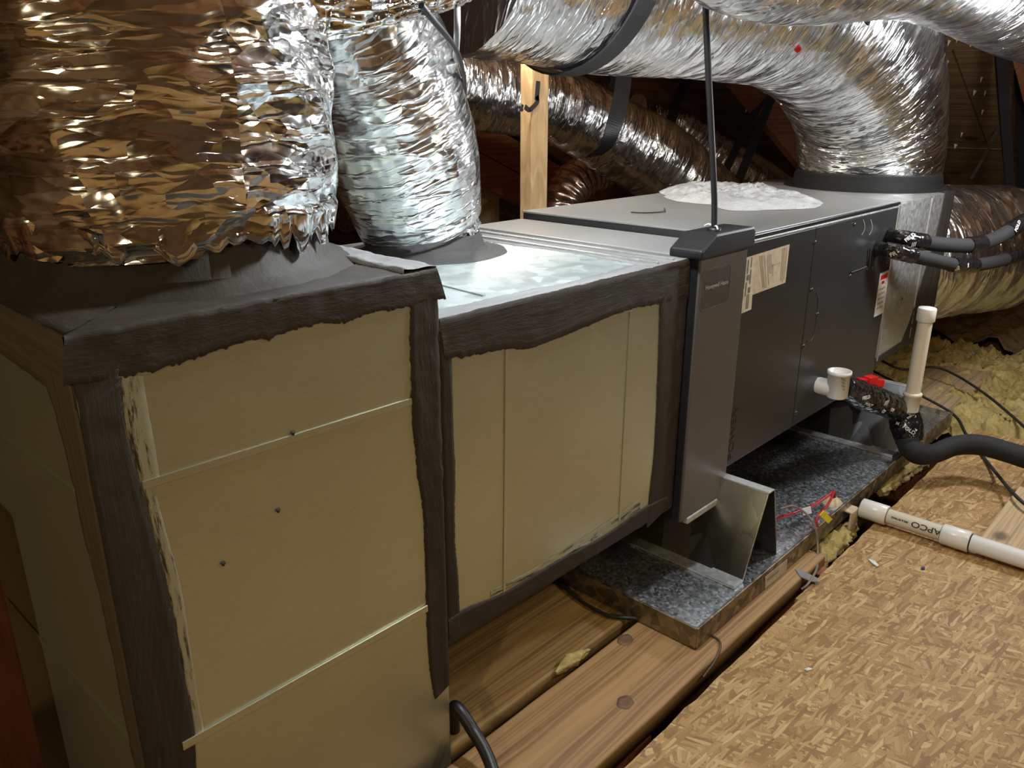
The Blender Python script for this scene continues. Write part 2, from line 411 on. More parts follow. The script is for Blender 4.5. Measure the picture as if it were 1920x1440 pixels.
def text(name, body, p, xdir, ydir, size, mat, parent, depth=.0008, stretch=1., bold=0):
    cu = bpy.data.curves.new(name, 'FONT'); cu.body = body; cu.size = size*S; cu.extrude = depth*S; cu.align_x = 'CENTER'; cu.align_y = 'CENTER'; cu.offset = bold*S
    to = bpy.data.objects.new('tmp', cu); me = bpy.data.meshes.new_from_object(to); bpy.data.objects.remove(to)
    me.name = name; me.materials.clear(); me.materials.append(mat)
    o = bpy.data.objects.new(name, me); COL.objects.link(o)
    x = Vector(xdir).normalized(); y = Vector(ydir).normalized(); z = x.cross(y)
    mt = Matrix((x*stretch, y, z)).transposed().to_4x4(); mt.translation = Vector((np.array(p)-ORG[parent.name])*S)
    o.parent = parent; o.matrix_local = mt; ORG[o.name] = np.array(p); return o
def screw(p, nrm, parent, r=.006, name='screw', mat=None):
    g = G(); lathe(g, [(r*1.15, 0), (r*1.1, .002), (r*.7, .0045), (r*.3, .005)], p, nrm, 10); return part(name, g, mat or STEEL, parent, True)

def stick(o, u, v):
    """where the line of sight through (u, v) meets the surface of o: point and outward normal"""
    bpy.context.view_layer.update(); mw = o.matrix_world; inv = mw.inverted(); d = Vector(at(u, v, 1, 1.)).normalized()
    h = o.ray_cast(inv @ Vector((0, 0, EYE)), inv.to_3x3() @ d)
    if not h[0]: return None, None
    p = (np.array(mw @ h[1])-np.array([0, 0, EYE]))/S; nn = np.array((mw.to_3x3() @ h[2]).normalized())
    if nn @ np.array(d) > 0: nn = -nn
    return p, nn
def decal(name, body, o, u, v, u2, v2, size, mat, parent, stretch=1., bold=0):
    p, nn = stick(o, u, v)
    if p is None: print('decal missed', body, u, v); return
    d = at(u2, v2, 1, p[1])-p; d -= nn*(d@nn); d /= np.linalg.norm(d)
    return text(name, body, p+nn*(.0045 if name == 'tape_lettering' else .0022), tuple(d), tuple(np.cross(nn, d)), size*(1.35 if name == 'tape_lettering' else 1), mat, parent, .0006, stretch, bold)

# ------------------------------------------------------------------ setting: attic shell
FZ = -1.27
roofz = lambda x: 2.85-.5*x
g = G()
def slab(g, x0, x1, y0, y1, f, t=.03): 
    g.add([(x0,y0,f(x0)),(x1,y0,f(x1)),(x1,y1,f(x1)),(x0,y1,f(x0)),(x0,y0,f(x0)+t),(x1,y0,f(x1)+t),(x1,y1,f(x1)+t),(x0,y1,f(x0)+t)],
          [(0,3,2,1),(4,5,6,7),(0,1,5,4),(1,2,6,5),(2,3,7,6),(3,0,4,7)])
roof = bpy.data.objects.new('ceiling', None); COL.objects.link(roof); ORG['ceiling'] = np.array([3, 2, 1.3]); roof.location = W((3, 2, 1.3)); roof['kind'] = 'structure'; roof['label'] = 'dark sloping attic roof of bare sheathing boards on rafters'
cs = 1/math.hypot(1, .5)
for i in range(9):                                    # sheathing sheets laid in courses along Y, thin gaps between
    x0 = -1.5+i*1.1; x1 = x0+1.09
    for j in range(5):
        y0 = -3.5+j*2.5-(1.2 if i % 2 else 0); y1 = y0+2.49
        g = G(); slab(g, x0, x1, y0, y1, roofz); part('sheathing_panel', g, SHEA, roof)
for k in range(13):
    y0 = -3.2+.83*k+.12
    g = G(); x0, x1 = -1.6, 8.4
    g.add([(x0,y0,roofz(x0)-.22),(x1,y0,roofz(x1)-.22),(x1,y0+.055,roofz(x1)-.22),(x0,y0+.055,roofz(x0)-.22),(x0,y0,roofz(x0)-.001),(x1,y0,roofz(x1)-.001),(x1,y0+.055,roofz(x1)-.001),(x0,y0+.055,roofz(x0)-.001)],
          [(0,3,2,1),(4,5,6,7),(0,1,5,4),(1,2,6,5),(2,3,7,6),(3,0,4,7)]); part('rafter', g, RAFT, roof)
g = G(); slab(g, -5, -1.5, -4.7, 9, lambda x: 4.35+.5*x, .03); r2 = part('ceiling_back', g, SHEA); struct(r2)
g = G(); g.box(-5, 8.6, 8.9, 9, -1.6, 4); struct(part('wall_left', g, SHEA))
g = G(); g.box(-5, 8.6, -4.7, -4.6, -1.6, 4); struct(part('wall_right', g, SHEA))
g = G(); g.box(-5.1, -5, -4.7, 9, -1.6, 4); struct(part('wall_back', g, SHEA))

for (u, v, r_) in ((1766, 41, .010), (1780, 76, .007), (1822, 78, .012), (1796, 70, .005), (1776, 114, .009), (1841, 145, .006), (1828, 170, .008), (1770, 183, .006), (1843, 206, .005), (1848, 171, .005), (1792, 271, .010), (1804, 249, .005), (1768, 133, .006), (1765, 291, .005), (1400, 204, .006), (1436, 203, .005), (1452, 200, .005)):
    d = M.T @ np.array([(u-960)/F, (v-720)/F, 1.]); p = d*(2.85/(d[2]+.5*d[0])); g = G(); nn = np.array([-.5, 0, -1]); nn /= np.linalg.norm(nn)
    g.closed = True; lathe(g, [(r_, -.002), (r_*.8, .006), (.001, .03)], p, nn, 5, lambda a, h: .4*math.sin(2*a)); part('nail_tip', g, plain('raw_splinter', (.75, .62, .42), .6), roof)

# deck + joist bays
floor = bpy.data.objects.new('floor', None); COL.objects.link(floor); ORG['floor'] = np.array([1, 0, -1.6]); floor.location = W((1, 0, -1.6)); floor['kind'] = 'structure'; floor['label'] = 'strand board deck and joists of the attic floor'
g = G(); g.box(-5, 9, -4.6, 8.9, -1.64, -1.60); part('drywall', g, INSB, floor)
def sheet(x0, x1, y0, y1, edge_seed, top=FZ):
    n = 120; g = G(); A = []; B = []
    for i in range(n):
        t = i/(n-1); x = x0+(x1-x0)*t
        A.append((x, y1+.004*nz(x*14, edge_seed, 0)+.003*nz(x*70, edge_seed, 1), top)); B.append((x, y0, top))
    P = np.array([[a, b, (b[0], b[1], top-.022), (a[0], a[1]+.002, top-.022)] for a, b in zip(A, B)])
    g.grid(P, wrap=True); g.add(P[0], [(0,1,2,3)]); g.add(P[-1], [(0,1,2,3)]); return g
part('deck_sheet', sheet(-3, 1.9, -2.4, .715, 1), OSB, floor)
part('deck_sheet', sheet(1.902, 3.6, -2.4, .725, 2, FZ-.001), OSB, floor)
part('deck_sheet', sheet(-3, 3.6, -4.6, -2.402, 3), OSB, floor)
for k, x in enumerate((-.9, .25, 3.9)):
    pass
for x in (-2.2, -1., 2.1, 3.3, 4.6, 5.9):
    g = G(); g.box(x, x+.055, -4.6, 8.9, -1.60, -1.295); part('joist', g, RAFT, floor)

# ------------------------------------------------------------------ planks under the pan
def plank(name, x0, x1, y0, y1, z0, z1, mat, label, grp='wide planks under the drain pan'):
    n = 60; P = []
    for i in range(n):
        x = x0+(x1-x0)*i/(n-1); a = .0025*nz(x*6, y0*9, 0); b = .0025*nz(x*6, y1*9, 3); r = .006
        P.append([(x, y0+a, z0), (x, y0+a, z1-r), (x, y0+a+r*.3, z1-r*.3), (x, y0+a+r, z1), (x, y1+b-r, z1), (x, y1+b-r*.3, z1-r*.3), (x, y1+b, z1-r), (x, y1+b, z0)])
    g = G(); P = np.array(P); g.grid(P, wrap=True); g.add(P[0], [tuple(range(8))]); g.add(P[-1], [tuple(range(8))])
    return tag(part(name, g, mat, None, True), label, 'plank', grp)
PT = -1.262
o = plank('wooden_plank', .1, 2.16, .752, .975, PT-.05, PT, PLANKB, 'brown knotty plank nearest the strand board, running under the pan corner')
# big knots proud of the face
kn = at(1172, 1317, 2, PT)
for (u, v, r) in ((1172, 1317, .021), (1172, 1200, .022)):
    c = at(u, v, 2, PT); g = G(); lathe(g, [(r, 0), (r*.98, .0012), (r*.5, .0014), (r*.15, .0008)], (c[0], c[1], PT-.0004), (0,0,1), 20, lambda a, h: .12*math.sin(2*a+1)+.06*math.sin(5*a))
    kk = part('knot', g, plain('knot_wood', (.16, .085, .04), .6), o, True)
plank('wooden_plank', .05, 3.3, 1.005, 1.262, PT-.05, PT-.001, PLANKA, 'yellowish plank behind the brown one, under the square duct')
plank('wooden_plank', 3.56, 4.45, .862, 1.13, PT-.05, PT+.002, GREYW, 'pale plank beyond the far end of the drain pan')
for (x0, x1) in ((.3, .36), (1.2, 1.26), (2.2, 2.26)):
    g = G(); g.box(x0, x1, .76, 1.9, PT-.29, PT-.052); part('cross_joist', g, RAFT, floor)

# insulation
def hfield(x0, x1, y0, y1, nx, ny, f):
    P = [[(x0+(x1-x0)*i/(nx-1), y0+(y1-y0)*j/(ny-1), 0) for j in range(ny)] for i in range(nx)]
    P = np.array([[(p[0], p[1], f(p[0], p[1])) for p in row] for row in P]); g = G(); g.closed = False; g.grid(P); return g
def lump(x, y, a=.06, k=7):
    return a*(1-abs(nz(x*k, y*k, 0))*1.6)+a*.5*(1-abs(nz(x*k*2.6, y*k*2.6, 3))*1.6)+a*.3*nz(x*40, y*40, 2)+a*.22*(1-abs(nz(x*30+nz(x*9,y*9,0)*3, y*70, 5))*2)
o = part('insulation', hfield(3.62, 4.99, -.9, 1.6, 240, 300, lambda x, y: -1.36+lump(x, y, .07, 6)-(.06 if x < 3.72 else 0)), INSY, None, True)
tag(o, 'yellow fluffy glass fibre beyond the strand board edge at far right', 'insulation'); o['kind'] = 'stuff'
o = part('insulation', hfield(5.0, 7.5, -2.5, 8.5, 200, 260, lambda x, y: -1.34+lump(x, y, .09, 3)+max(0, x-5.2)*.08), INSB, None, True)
tag(o, 'dusty brown glass fibre heaped towards the eave behind the foil duct', 'insulation'); o['kind'] = 'stuff'
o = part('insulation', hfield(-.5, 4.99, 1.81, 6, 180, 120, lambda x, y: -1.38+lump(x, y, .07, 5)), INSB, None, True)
tag(o, 'dark glass fibre between joists behind the ducting', 'insulation'); o['kind'] = 'stuff'
# tufts squeezed out of the gaps
def tuft(pts, r, label, seed, mat=None):
    g = G(); tube(g, pts, r, 60, 26, lambda s, th, t: .55*nz(math.cos(th)*2+seed, math.sin(th)*2, s*30)+.35*nz(math.cos(th)*5, math.sin(th)*5+seed, s*70)-.3*abs(2*t-1)**3)
    o = part('insulation_tuft', g, mat or INSY, None, True); o['kind'] = 'stuff'; return tag(o, label, 'insulation')
tuft([at(1042, 1262, 2, PT), at(1070, 1240, 2, PT+.004), at(1105, 1218, 2, PT)], [.006, .014, .006], 'small yellow tuft poking out between the two planks', 1.)
tuft([at(1500, 1095, 2, -1.31), at(1545, 1040, 2, -1.30), at(1575, 1010, 2, -1.31), at(1600, 985, 2, -1.33)], [.02, .03, .032, .02], 'yellow tuft in the gap beside the float switch', 2.)
tuft([at(1650, 925, 2, -1.30), at(1690, 890, 2, -1.29), at(1730, 862, 2, -1.31), at(1765, 838, 2, -1.31)], [.02, .028, .03, .02], 'yellow tuft in the gap under the black hose bend', 3.)

# ------------------------------------------------------------------ sheet metal plenum (front left)
pl = thing('duct_plenum', 'tall square sheet metal plenum with wide black mastic bands, nearest the camera', 'plenum', (.584, 1.39, -1.6))
X0, X1, Y0, Y1, ZT = .294, .874, 1.0, 1.74, -.253
g = G(); g.box(X0, X1, Y0, Y1, -1.6, ZT); part('body', g, SHEET, pl, False, .004)
def fy(lst): return pxs(lst, 1, Y0-.0005)
def seam(name, A, B, nrm, w, h, mat, parent, updir):
    A, B, nrm = map(np.array, (A, B, nrm)); d = B-A; L = np.linalg.norm(d); d = d/L; u = np.cross(nrm, d); P = []
    for t in (0, 1):
        c = A+(B-A)*t; P.append([c-u*w/2, c-u*w*.3+nrm*h, c+u*w*.3+nrm*h, c+u*w/2])
    g = G(); g.closed = False; g.grid(np.array(P)); g.add([P[0][i] for i in range(4)], [(0,1,2,3)]); g.add([P[1][i] for i in range(4)], [(0,1,2,3)])
    return part(name, g, mat, parent)
# plain sheet laps: an upper sheet standing proud over the one below
def lap(A, B, drop, nrm, parent, mat=SHEET, th=.0022):
    A, B = np.array(A), np.array(B); nrm = np.array(nrm); g = G(); g.prism([A, B, B+drop, A+drop], nrm*th); return part('seam', g, mat, parent, False, .001)
lap(at(268, 918, 1, Y0), at(772, 758, 1, Y0), np.array([0, 0, .012]), (0, -1, 0), pl)
lap(at(342, 1405, 1, Y0), at(800, 1145, 1, Y0), np.array([0, 0, .014]), (0, -1, 0), pl, th=.0045)
lap(at(17, 1131, 0, X0), at(254, 1406, 0, X0), np.array([0, 0, .012]), (-1, 0, 0), pl)
g = G(); A = at(-20, 800, 0, X0); B = at(140, 922, 0, X0); g.prism([A, B, B+np.array([0,0,.004]), A+np.array([0,0,.004])], (-.002, 0, 0)); part('crease', g, SHEET, pl)
DN = (0, -1, 0); LN = (-1, 0, 0); UP = (0, 0, 1)
# front face bands
part('mastic_band', band([(X0, Y0, ZT+.002), (X1, Y0, ZT+.002)], fy([(118, 725), (200, 712), (290, 694), (400, 661), (500, 631), (600, 607), (640, 605), (700, 588), (768, 574), (835, 560)]), DN, .0025, 260, 9, .002, .008, 1), MASTIC, pl, True)
part('mastic_band', band([(X0, Y0, -.30), (X0, Y0, -1.02), (X0, Y0, -1.3)], fy([(222, 690), (234, 800), (262, 905), (288, 1000), (318, 1120), (342, 1250), (362, 1350), (368, 1440), (372, 1520)]), DN, .0025, 260, 9, .003, .006, 2), MASTIC, pl, True)
part('mastic_band', band([(X1, Y0, -.30), (X1, Y0, -.7), (X1, Y0, -1.095)], fy([(769, 572), (770, 700), (779, 850), (796, 1000), (799, 1140), (806, 1250), (814, 1312)]), DN, .0025, 220, 8, .002, .006, 3), MASTIC, pl, True)
part('dry_brushing', band(fy([(220, 705), (236, 800), (262, 905)]), fy([(268, 704), (284, 800), (300, 905)]), DN, .0003, 80, 5, 0, .002, 4), DRY, pl, True)
part('dry_brushing', band(fy([(264, 905), (288, 1000), (318, 1120), (342, 1250), (366, 1380)]), fy([(294, 930), (318, 1020), (345, 1130), (362, 1250), (384, 1380)]), DN, .0003, 120, 5, 0, .002, 4), DRY, pl, True)
# left end face bands
fx = lambda lst: pxs(lst, 0, X0-.0005)
part('mastic_band', band([(X0, Y0, -.30), (X0, Y0, -.8), (X0, Y0, -1.3)], fx([(78, 690), (112, 800), (138, 900), (158, 1000), (190, 1120), (215, 1240), (235, 1340), (255, 1440), (270, 1520)]), LN, .0025, 220, 7, .002, .004, 5), mastic_mat('brown_brushed_mastic', (.10, .075, .05), (60, 2)), pl, True)
part('mastic_band', band([(X0, Y0, ZT+.002), (X0, Y1, ZT+.002)], [(X0, Y0, -.345), (X0, 1.2, -.335), (X0, 1.45, -.335), (X0, Y1, -.335)], LN, .0025, 160, 7, .002, .005, 6), bpy.data.materials['brown_brushed_mastic'], pl, True)
# top face mastic
part('mastic_band', band([(X0, Y0, ZT), (X1, Y0, ZT)], [(X0, 1.16, ZT), (.6, 1.15, ZT), (X1, 1.10, ZT)], UP, .0025, 160, 10, .002, .006, 7), MASTIC, pl, True)
part('mastic_band', band([(X0, 1.0, ZT+.001), (X0, Y1, ZT+.001)], [(X0+.1, 1.1, ZT+.001), (X0+.1, Y1, ZT+.001)], UP, .0025, 120, 8, .002, .006, 8), MASTIC, pl, True)
part('mastic_band', band([(X1, 1.0, ZT+.002), (X1, Y1, ZT+.002)], [(X1-.07, 1.0, ZT+.002), (X1-.06, 1.3, ZT+.002), (X1-.07, Y1, ZT+.002)], UP, .008, 120, 8, .004, .01, 9), MASTG, pl, True)
# collar on top
g = G(); lathe(g, [(.315, 0), (.30, .008), (.27, .02), (.262, .085), (.25, .09)], (.585, 1.36, ZT), UP, 60, lambda a, h: .02*nz(math.cos(a)*3, math.sin(a)*3, h*20)); part('duct_collar', g, MASTIC, pl, True)
for (u, v) in ((418, 1057), (521, 957), (549, 812)):
    c = at(u, v, 1, Y0-.001); g = G(); g.closed = True
    lathe(g, [(.0035, 0), (.0032, .002), (.001, .003)], c, DN, 9, lambda a, h: .3*math.sin(3*a)); part('scuff_mark', g, INK, pl)
# mastic in the corner between plenum and square duct
g = G(); g.box(.872, .905, 1.004, 1.03, -1.02, -.345); 

# ------------------------------------------------------------------ square duct
sq = thing('square_duct', 'square sheet metal duct framed in black mastic between plenum and air cleaner', 'duct', (1.28, 1.39, -1.0))
A0, A1, B0, B1, T, Bm = .876, 1.678, 1.0, 1.78, -.340, -1.003
g = G(); g.box(A0, A1, B0, B1, Bm, T); 
o = part('body', g, [SHEET, GALVT], sq, False, .003)
for p in o.data.polygons:
    if p.normal.z > .7: p.material_index = 1
ff = lambda lst: pxs(lst, 1, B0-.0005)
part('mastic_band', band([(A0, B0, T+.002), (A1, B0, T+.002)], ff([(833, 674), (870, 671), (900, 664), (950, 655), (1000, 651), (1060, 629), (1120, 604), (1180, 580), (1237, 570), (1290, 560)]), DN, .0025, 220, 8, .002, .006, 11), MASTIC, sq, True)
part('mastic_band', band([(A0, B0, -.36), (A0, B0, -.7), (A0, B0, -.99)], ff([(846, 660), (849, 800), (853, 900), (852, 1000), (859, 1100), (861, 1170)]), DN, .0025, 180, 5, 0, .003, 12), MASTIC, sq, True)
part('mastic_band', band([(A1, B0, -.36), (A1, B0, -.7), (A1, B0, -.99)], ff([(1237, 565), (1233, 700), (1226, 850), (1216, 940), (1212, 990)]), DN, .0025, 180, 8, .003, .004, 13), MASTIC, sq, True)
part('mastic_band', band([(A0, B0, Bm-.002), (A1, B0, Bm-.002)], ff([(840, 1160), (880, 1138), (950, 1108), (1050, 1048), (1130, 1006), (1210, 950), (1250, 930)]), DN, .0025, 220, 7, .002, .004, 14), MASTIC, sq, True)
part('dry_brushing', band(ff([(920, 1119), (1000, 1078), (1100, 1021), (1200, 955)]), ff([(920, 1108), (1000, 1066), (1100, 1004), (1200, 935)]), DN, .0003, 120, 5, 0, .002, 15), DRY, sq, True)
for (ua, va, ub, vb) in ((949, 655, 945, 1110), (1182, 583, 1161, 975)):
    a, b = at(ua, va, 1, B0), at(ub, vb, 1, B0); g = G(); w = np.array([.0035, 0, 0]); g.prism([a-w, a+w, b+w, b-w], (0, -.0018, 0)); part('seam', g, SHEET, sq, False, .0008)
# top: mastic painted pale as lit along the front lip, seams, flange ridge at the cabinet end
part('mastic_band', band([(A0, B0, T), (A1, B0, T)], [(A0, 1.05, T), (1.1, 1.045, T), (1.3, 1.035, T), (1.5, 1.05, T), (A1, 1.06, T)], UP, .0025, 200, 8, .003, .008, 16), MASTG, sq, True)
part('mastic_band', band([(A1-.005, B0, T), (A1-.005, B1, T)], [(1.52, B0, T), (1.545, 1.25, T), (1.53, 1.5, T), (1.545, B1, T)], UP, .003, 200, 8, .002, .012, 17), MASTG, sq, True)
for xx in (1.555, 1.62):
    g = G(); g.box(xx, xx+.008, B0+.01, B1, T, T+.008); part('seam', g, GALVS, sq, False, .002)
a, b = at(905, 556, 2, T), at(815, 533, 2, T); g = G(); g.prism([a, b, b+np.array([.008, 0, 0]), a+np.array([.008, 0, 0])], (0, 0, .003)); part('seam', g, GALVT, sq)
CC = tuple(at(800, 470, 2, T)[:2])
g = G(); lathe(g, [(.205, 0), (.185, .004), (.160, .008), (.146, .02), (.138, .045), (.125, .05)], (CC[0], CC[1], T), UP, 70, lambda a, h: .03*nz(math.cos(a)*2.5, math.sin(a)*2.5, h*30)); part('duct_collar', g, mastic_mat('collar_mastic', (.045, .043, .043), (5, 110)), sq, True)

# ------------------------------------------------------------------ air cleaner cabinet
ac = thing('air_cleaner', 'tall narrow taupe grey air cleaner cabinet at the end of the square duct', 'air cleaner', (1.80, 1.39, -1.045))
C0, C1, CY = 1.688, 1.932, .975
g = G(); g.box(C0+.004, C1-.004, CY+.02, 1.78, -1.04, -.336); part('body', g, CABTOP, ac, False, .003)
g = G(); g.box(C0, C1-.012, CY, CY+.022, -1.047, -.333); dpn = part('door_panel', g, MEDIA, ac, False, .004)
g = G(); g.box(C0-.004, C0+.003, CY+.006, CY+.05, -1.045, -.336); part('side_trim', g, BLKM, ac, False, .001)
# badge recess (rounded square)
bc = (at(1317, 508, 1, CY)+at(1365, 568, 1, CY))/2; hw, hh, rr = .072, .052, .02
def rrect(c, hx, hz, r, y, n=6):
    out = []
    for (sx, sz, a0) in ((1, 1, 0), (-1, 1, 90), (-1, -1, 180), (1, -1, 270)):
        for k in range(n+1):
            a = math.radians(a0+90*k/n); out.append((c[0]+sx*(hx-r)+r*math.cos(a), y, c[2]+sz*(hz-r)+r*math.sin(a)))
    return out
def ring(poly_o, poly_i, y0, y1):
    g = G(); n = len(poly_o); P = np.array([[(p[0], y0, p[2]) for p in poly_o], [(p[0], y1, p[2]) for p in poly_o], [(p[0], y1, p[2]) for p in poly_i], [(p[0], y0, p[2]) for p in poly_i]]); g.grid(P, wrap=True); return g
part('badge_rim', ring(rrect(bc, hw, hh, rr, 0), rrect(bc, hw-.004, hh-.004, rr-.003, 0), CY+.002, CY-.0008), MEDIA, dpn)
g = G(); g.prism(rrect(bc, hw-.005, hh-.005, rr-.003, CY+.001), (0, -.0015, 0)); bd = part('badge', g, plain('badge_grey', (.055, .053, .05), .45), dpn)
text('badge_lettering', 'Honeywell Home', (bc[0]+.004, CY-.0012, bc[2]+.006), (1, 0, 0), (0, 0, 1), .0155, SILV, dpn, .0006)
bb = at(1300, 962, 1, CY); g = G(); g.box(C0+.03, C1-.03, CY-.004, CY+.012, -1.062, -1.044); part('bottom_clip', g, plain('pale_clip', (.42, .42, .38), .4), ac, False, .003)
# top cap
g = G(); prof = [(C0-.02, -.338), (C0-.02, -.318), (C0+.045, -.283), (C1-.012, -.283), (C1, -.292), (C1, -.338)]
g.prism([(x, CY-.012, z) for x, z in prof], (0, .09, 0)); cap = part('top_cap', g, BLACK, ac, False, .006)
cp = at(1339, 432, 2, -.283)
g = G(); lathe(g, [(.017, 0), (.017, .006), (.011, .008)], (cp[0], cp[1]+.0, -.283), UP, 16); part('cable_gland', g, BLACK, ac, True)
for k in range(5):
    a = k*1.3; g = G(); tube(g, [(cp[0], cp[1], -.273), (cp[0]+.02*math.cos(a), cp[1]+.02*math.sin(a), -.270), (cp[0]+.034*math.cos(a), cp[1]+.034*math.sin(a), -.276)], .0022, 8, 6); 
    part('zip_tie_tail', g, WHITEP, ac, True) if k in (1, 3) else None
rc = at(1323, -60, 1, 1.04)
g = G(); tube(g, [(cp[0], cp[1], -.28), (cp[0]-.004, cp[1]+.005, -.2), at(1334, 250, 1, cp[1]+.01), at(1328, 130, 1, cp[1]+.01), at(1323, 0, 1, cp[1]+.01), at(1320, -140, 1, cp[1]+.01)], .0075, 40, 12)
tag(part('power_cable', g, BLACK, None, True), 'thick black cable rising straight up from the cap of the air cleaner', 'cable')

# ------------------------------------------------------------------ air handler
ah = thing('air_handler', 'long charcoal air handler cabinet lying on its side over the drain pan', 'air handler', (2.5, 1.39, -.985))
H0, H1, HT, HB = 1.935, 3.085, -.312, -.985
g = G(); g.box(H0, H1, 1.004, 1.78, HB, HT-.006); part('body', g, CAB, ah, False, .003)
g = G(); g.box(H0, H1+.004, 1.002, 1.785, HT-.006, HT); part('top_panel', g, CABTOP, ah, False, .002)
g = G(); g.box(H0, H1, .992, 1.004, HT-.012, HT-.002); part('top_lip', g, BLKM, ah, False, .003)
g = G(); g.box(H0, H1-.01, .994, 1.003, -.334, -.328); part('edge_trim', g, GALVS, ah, False, .001)
xs = at(1523, 470, 1, 1.)[0]
g = G(); g.box(H0+.003, xs, .9965, 1.004, HB+.004, -.336); part('access_door', g, CAB, ah, False, .002)
g = G(); g.box(xs+.003, H1-.012, .9965, 1.004, HB+.004, -.336); part('access_door', g, CAB, ah, False, .002)
g = G(); g.box(H1-.012, H1+.002, .998, 1.01, HB, HT-.02); part('corner_post', g, CAB, ah, False, .002)
YF = .9963
for (u, v) in ((1527, 454), (1521, 543), (1506, 649), (1593, 517), (1626, 504), (1636, 501), (1663, 490), (1532, 589), (1478+14, 774), (1601, 421), (1712-40, 432)):
    screw(at(u, v, 1, YF), DN, ah, .0065)
# door pull recess: dark crescent slit
p1 = pxs([(1531, 548), (1534, 562), (1532, 592), (1528, 618), (1521, 634), (1512, 640)], 1, YF)
g = G(); ribbon(g, p1, .006, (1, 0, 0), .0012, 30); part('door_pull', g, INK, ah)
p1 = pxs([(1516, 640), (1522, 636), (1527, 622)], 1, YF); g = G(); ribbon(g, p1, .004, (1, 0, 0), .001, 12); part('door_pull', g, plain('dull_edge', (.14, .14, .14), .4), ah)
for du in (0, 14):
    p1 = pxs([(1618+du, 412), (1621+du, 424), (1619+du, 434), (1615+du, 441)], 1, YF); g = G(); ribbon(g, p1, .0035, (1, 0, 0), .0015, 14); part('louvre', g, plain('light_edge', (.30, .29, .27), .35), ah)
for pts in ([(1632, 466), (1630, 490), (1629, 504)], [(1596, 511), (1615, 504), (1624, 500)]):
    g = G(); tube(g, pxs(pts, 1, YF-.006), .003, 16, 8); part('wire_stub', g, INK, ah, True)
# labels
def flat(name, poly, mat, parent, th=.001, nrm=(0, -1, 0)): g = G(); g.prism(poly, tuple(np.array(nrm)*th)); return part(name, g, mat, parent)
LBL = pxs([(1396, 484), (1480, 458), (1472, 530), (1410, 553)], 1, YF)
LB2 = pxs([(1396, 484), (1416, 478), (1408, 580), (1385, 590)], 1, YF-.0006)
l1 = flat('rating_label', LBL, PAPER, ah); l2 = flat('serial_label', LB2, plain('pale_label', (.62, .58, .47), .6), ah)
def on_quad(Q, s, t): Q = [np.array(q) for q in Q]; return (Q[0]*(1-s)+Q[1]*s)*(1-t)+(Q[3]*(1-s)+Q[2]*s)*t
def qrect(Q, s0, s1, t0, t1, off=.0012): return [on_quad(Q, s, t)+np.array([0, -off, 0]) for s, t in ((s0, t0), (s1, t0), (s1, t1), (s0, t1))]
for (s0, s1, t0, t1) in ((.30, .33, .06, .9), (.345, .37, .06, .93), (.40, .42, .08, .95), (.47, .49, .1, .9), (.51, .53, .1, .6), (.55, .57, .1, .62), (.60, .615, .4, .7), (.83, .86, .05, .9), (.88, .90, .05, .95), (.93, .95, .05, .9)):
    flat('print_line', qrect(LBL, s0, s1, t0, t1), PRINTL, l1, .0004)
g0 = [(s0, t0) for s0 in (.62, .70) for t0 in (.38, .40)]
flat('print_line', qrect(LBL, .58, .8, .40, .42), PRINTL, l1, .0004)
for (s0, s1, t0, t1) in ((.12, .2, .04, .55), (.12, .18, .6, .75), (.32, .42, .05, .3), (.35, .55, .32, .42), (.32, .40, .45, .7), (.62, .7, .02, .2), (.62, .72, .24, .5), (.55, .75, .56, .66), (.5, .58, .68, .95), (.64, .7, .68, .95)):
    flat('print_line', qrect(LB2, s0, s1, t0, t1), PRINT, l2, .0004)
WL = pxs([(1650, 513), (1667, 506), (1656, 586), (1638, 595)], 1, YF-.0006)
w1 = flat('warning_label', WL, plain('white_label', (.62, .60, .56), .5), ah)
flat('red_stripe', qrect(WL, .15, .85, .06, .16), RED, w1, .0004); flat('red_stripe', qrect(WL, .3, .6, .20, .27), RED, w1, .0004)
for k in range(5): flat('print_line', qrect(WL, .15, .8, .36+.11*k, .40+.11*k), PRINTL, w1, .0004)
ec = plain('embossed_edge', (.012, .012, .012), .6)
text('embossed_lettering', 'POWER', at(1374, 815, 1, YF), (0, 0, 1), (-1, 0, 0), .042, ec, ah, .0006, 1.1)

# ------------------------------------------------------------------ end plenum after the air handler
ep = thing('return_plenum', 'galvanised return plenum behind the charcoal cabinet, black mastic at its end', 'plenum', (3.4, 1.39, -.93))
g = G(); g.box(3.09, 3.74, 1.0, 1.80, -.93, -.322); part('body', g, GALVS, ep, False, .003)
part('mastic_band', band([(3.745, 1., -.322), (3.745, 1., -.6), (3.745, 1., -.93)], pxs([(1772, 358), (1764, 400), (1752, 450), (1730, 520), (1706, 600), (1690, 640)], 1, .9995), DN, .0025, 120, 8, 0, .006, 21), MASTIC, ep, True)
part('mastic_band', band([(3.745, 1., -.321), (3.745, 1.8, -.321)], [(3.62, 1., -.321), (3.64, 1.4, -.321), (3.62, 1.8, -.321)], UP, .0025, 120, 8, 0, .006, 22), MASTIC, ep, True)
part('mastic_band', band([(3.09, 1., -.932), (3.745, 1., -.932)], [(3.09, 1., -.905), (3.4, 1., -.895), (3.745, 1., -.88)], DN, .0025, 100, 6, 0, .005, 23), MASTIC, ep, True)
EC = (3.80, 1.36)
g = G(); lathe(g, [(.345, 0), (.335, .004), (.31, .012), (.30, .06), (.28, .065)], (EC[0]-.08, EC[1], -.322), UP, 60, lambda a, h: .012*nz(math.cos(a)*3, math.sin(a)*3, h*30)); part('duct_collar', g, mastic_mat('black_sealant', (.006, .006, .006), (5, 60)), ep, True)
for (u, v) in ((1672, 445), (1690, 560)): screw(at(u, v, 1, .9995), DN, ep, .006)
